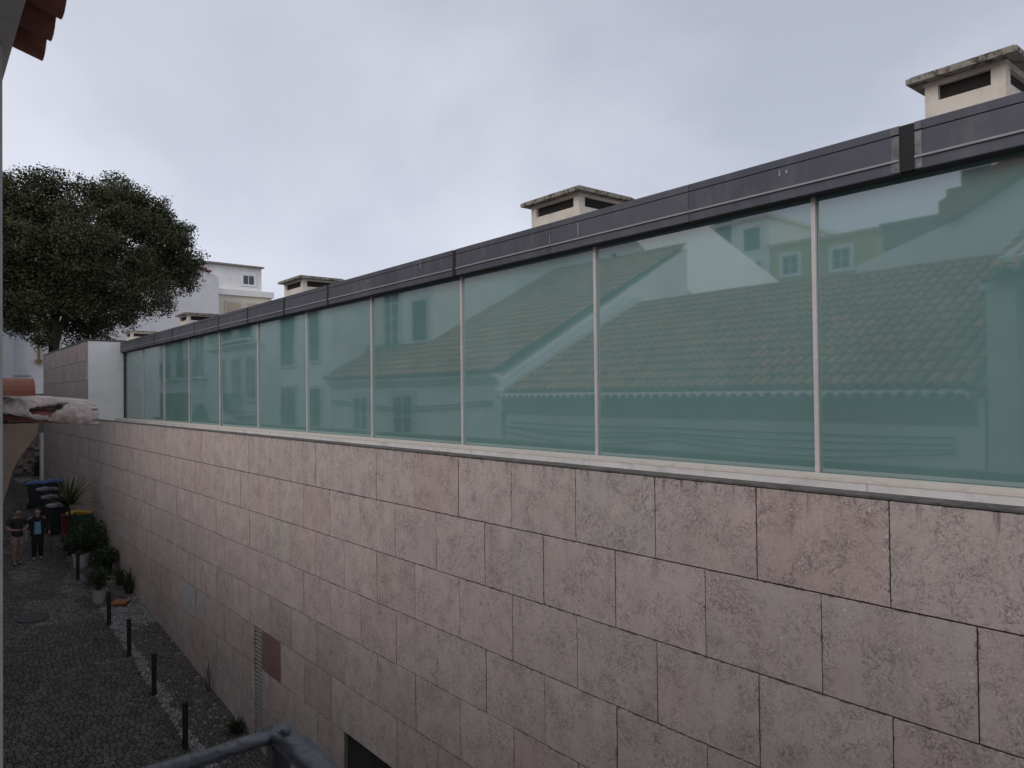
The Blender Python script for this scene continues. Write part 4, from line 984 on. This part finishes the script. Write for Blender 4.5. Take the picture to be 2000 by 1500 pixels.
    return o
# both walk towards the eye (facing -y); the man folds his forearms across, the woman carries a bag and a stick
man = person('man in a dark T-shirt and tan shorts looking to his side', 2.62, 27.9, R(205), 1.76, True,
    dict(skin=M['skin'], top=M['tee'], legs=M['shorts'], shoe=M['shoe'], hair=M['hair'], short=True, sleeve=.75),
    dict(arms=[((-.175, .01, .655), (-.06, .13, .62), (-.02, .15, .625)), ((.175, .01, .655), (.10, .15, .63), (.06, .16, .635))],
         legs=[((-.058, .02, .285), (-.055, -.03, .045), (-.062, .04, .018)), ((.058, .03, .28), (.062, .02, .045), (.07, .09, .018))]))
wom = person('woman in a black jacket and blue top with a black stick', 3.2, 28.2, R(172), 1.66, False,
    dict(skin=M['skin2'], top=M['bluetop'], legs=M['trousers'], shoe=M['shoe'], hair=M['hair'], sleeve=0),
    dict(arms=[((-.15, .0, .66), (-.19, .05, .535), (-.20, .06, .50)), ((.16, -.01, .66), (.17, .09, .58), (.165, .13, .575))],
         legs=[((-.05, .02, .285), (-.052, -.01, .045), (-.06, .06, .018)), ((.052, .035, .285), (.058, .02, .045), (.064, .09, .018))]))
H = 1.66
jk = [(.0, -.02, .54, .10, .05), (0, -.02, .66, .098, .05), (0, -.012, .79, .088, .05)]; je = [(0, 1), (1, 2)]
for s, el, wr in ((-1, (-.15, 0, .66), (-.19, .05, .535)), (1, (.16, -.01, .66), (.17, .09, .58))):
    i = len(jk); jk += [(s*.104, .004, .818, .072), (*el, .044), (*wr, .034)]; je += [(2, i), (i, i+1), (i+1, i+2)]
    i = len(jk); jk += [(s*.080, .045, .775, .034, .034), (s*.088, .058, .62, .036, .03), (s*.095, .05, .47, .036, .03)]; je += [(i-3, i), (i, i+1), (i+1, i+2)]
skin('jacket', [tuple(H*v_ for v_ in q) for q in jk], je, M['jacket'], wom)
def wpt(o, p): return Matrix.Translation(o.location) @ Matrix.Rotation(o.rotation_euler.z, 4, 'Z') @ Vector(p)
tb_ = local('tote_bag', tuple(wpt(wom, (.20*H, .04*H, .40*H))), R(184)); tag(tb_, 'pale canvas tote bag hanging from the woman\'s arm beside the man', 'bag')
b = MB(); b.add([(-.03, -.15, 0), (.03, -.15, 0), (.03, .15, 0), (-.03, .15, 0), (-.045, -.17, .28), (.045, -.17, .28), (.045, .17, .28), (-.045, .17, .28)], [(0, 3, 2, 1), (4, 5, 6, 7), (0, 1, 5, 4), (1, 2, 6, 5), (2, 3, 7, 6), (3, 0, 4, 7)]); b.build('bag_body', M['bag'], tb_)
b = MB(); b.tube([(0, -.08, .28), (-.02, -.05, .5), (-.02, .03, .5), (0, .08, .28)], .012, 5); b.build('strap', M['bag'], tb_)
p = wpt(wom, (-.205*H, .07*H, .505*H)); q = wpt(wom, (-.235*H, .22*H, 0)); q.z = gz(q.y)
b = MB(); b.tube([p, q], .013, 6); b.tube([p+Vector((.0, .05, .02)), p+Vector((0, -.05, .02))], .016, 6)
st = b.build('walking_stick', M['iron'], loc=tuple(q)); tag(st, 'thin black walking stick held by the woman', 'stick')

# ------------------------------------------------------------------ lift everything so that the street is near z = 0
for o in SC.objects:
    if o.parent is None and o.type in {'MESH', 'EMPTY'}: o.location.z += Z0
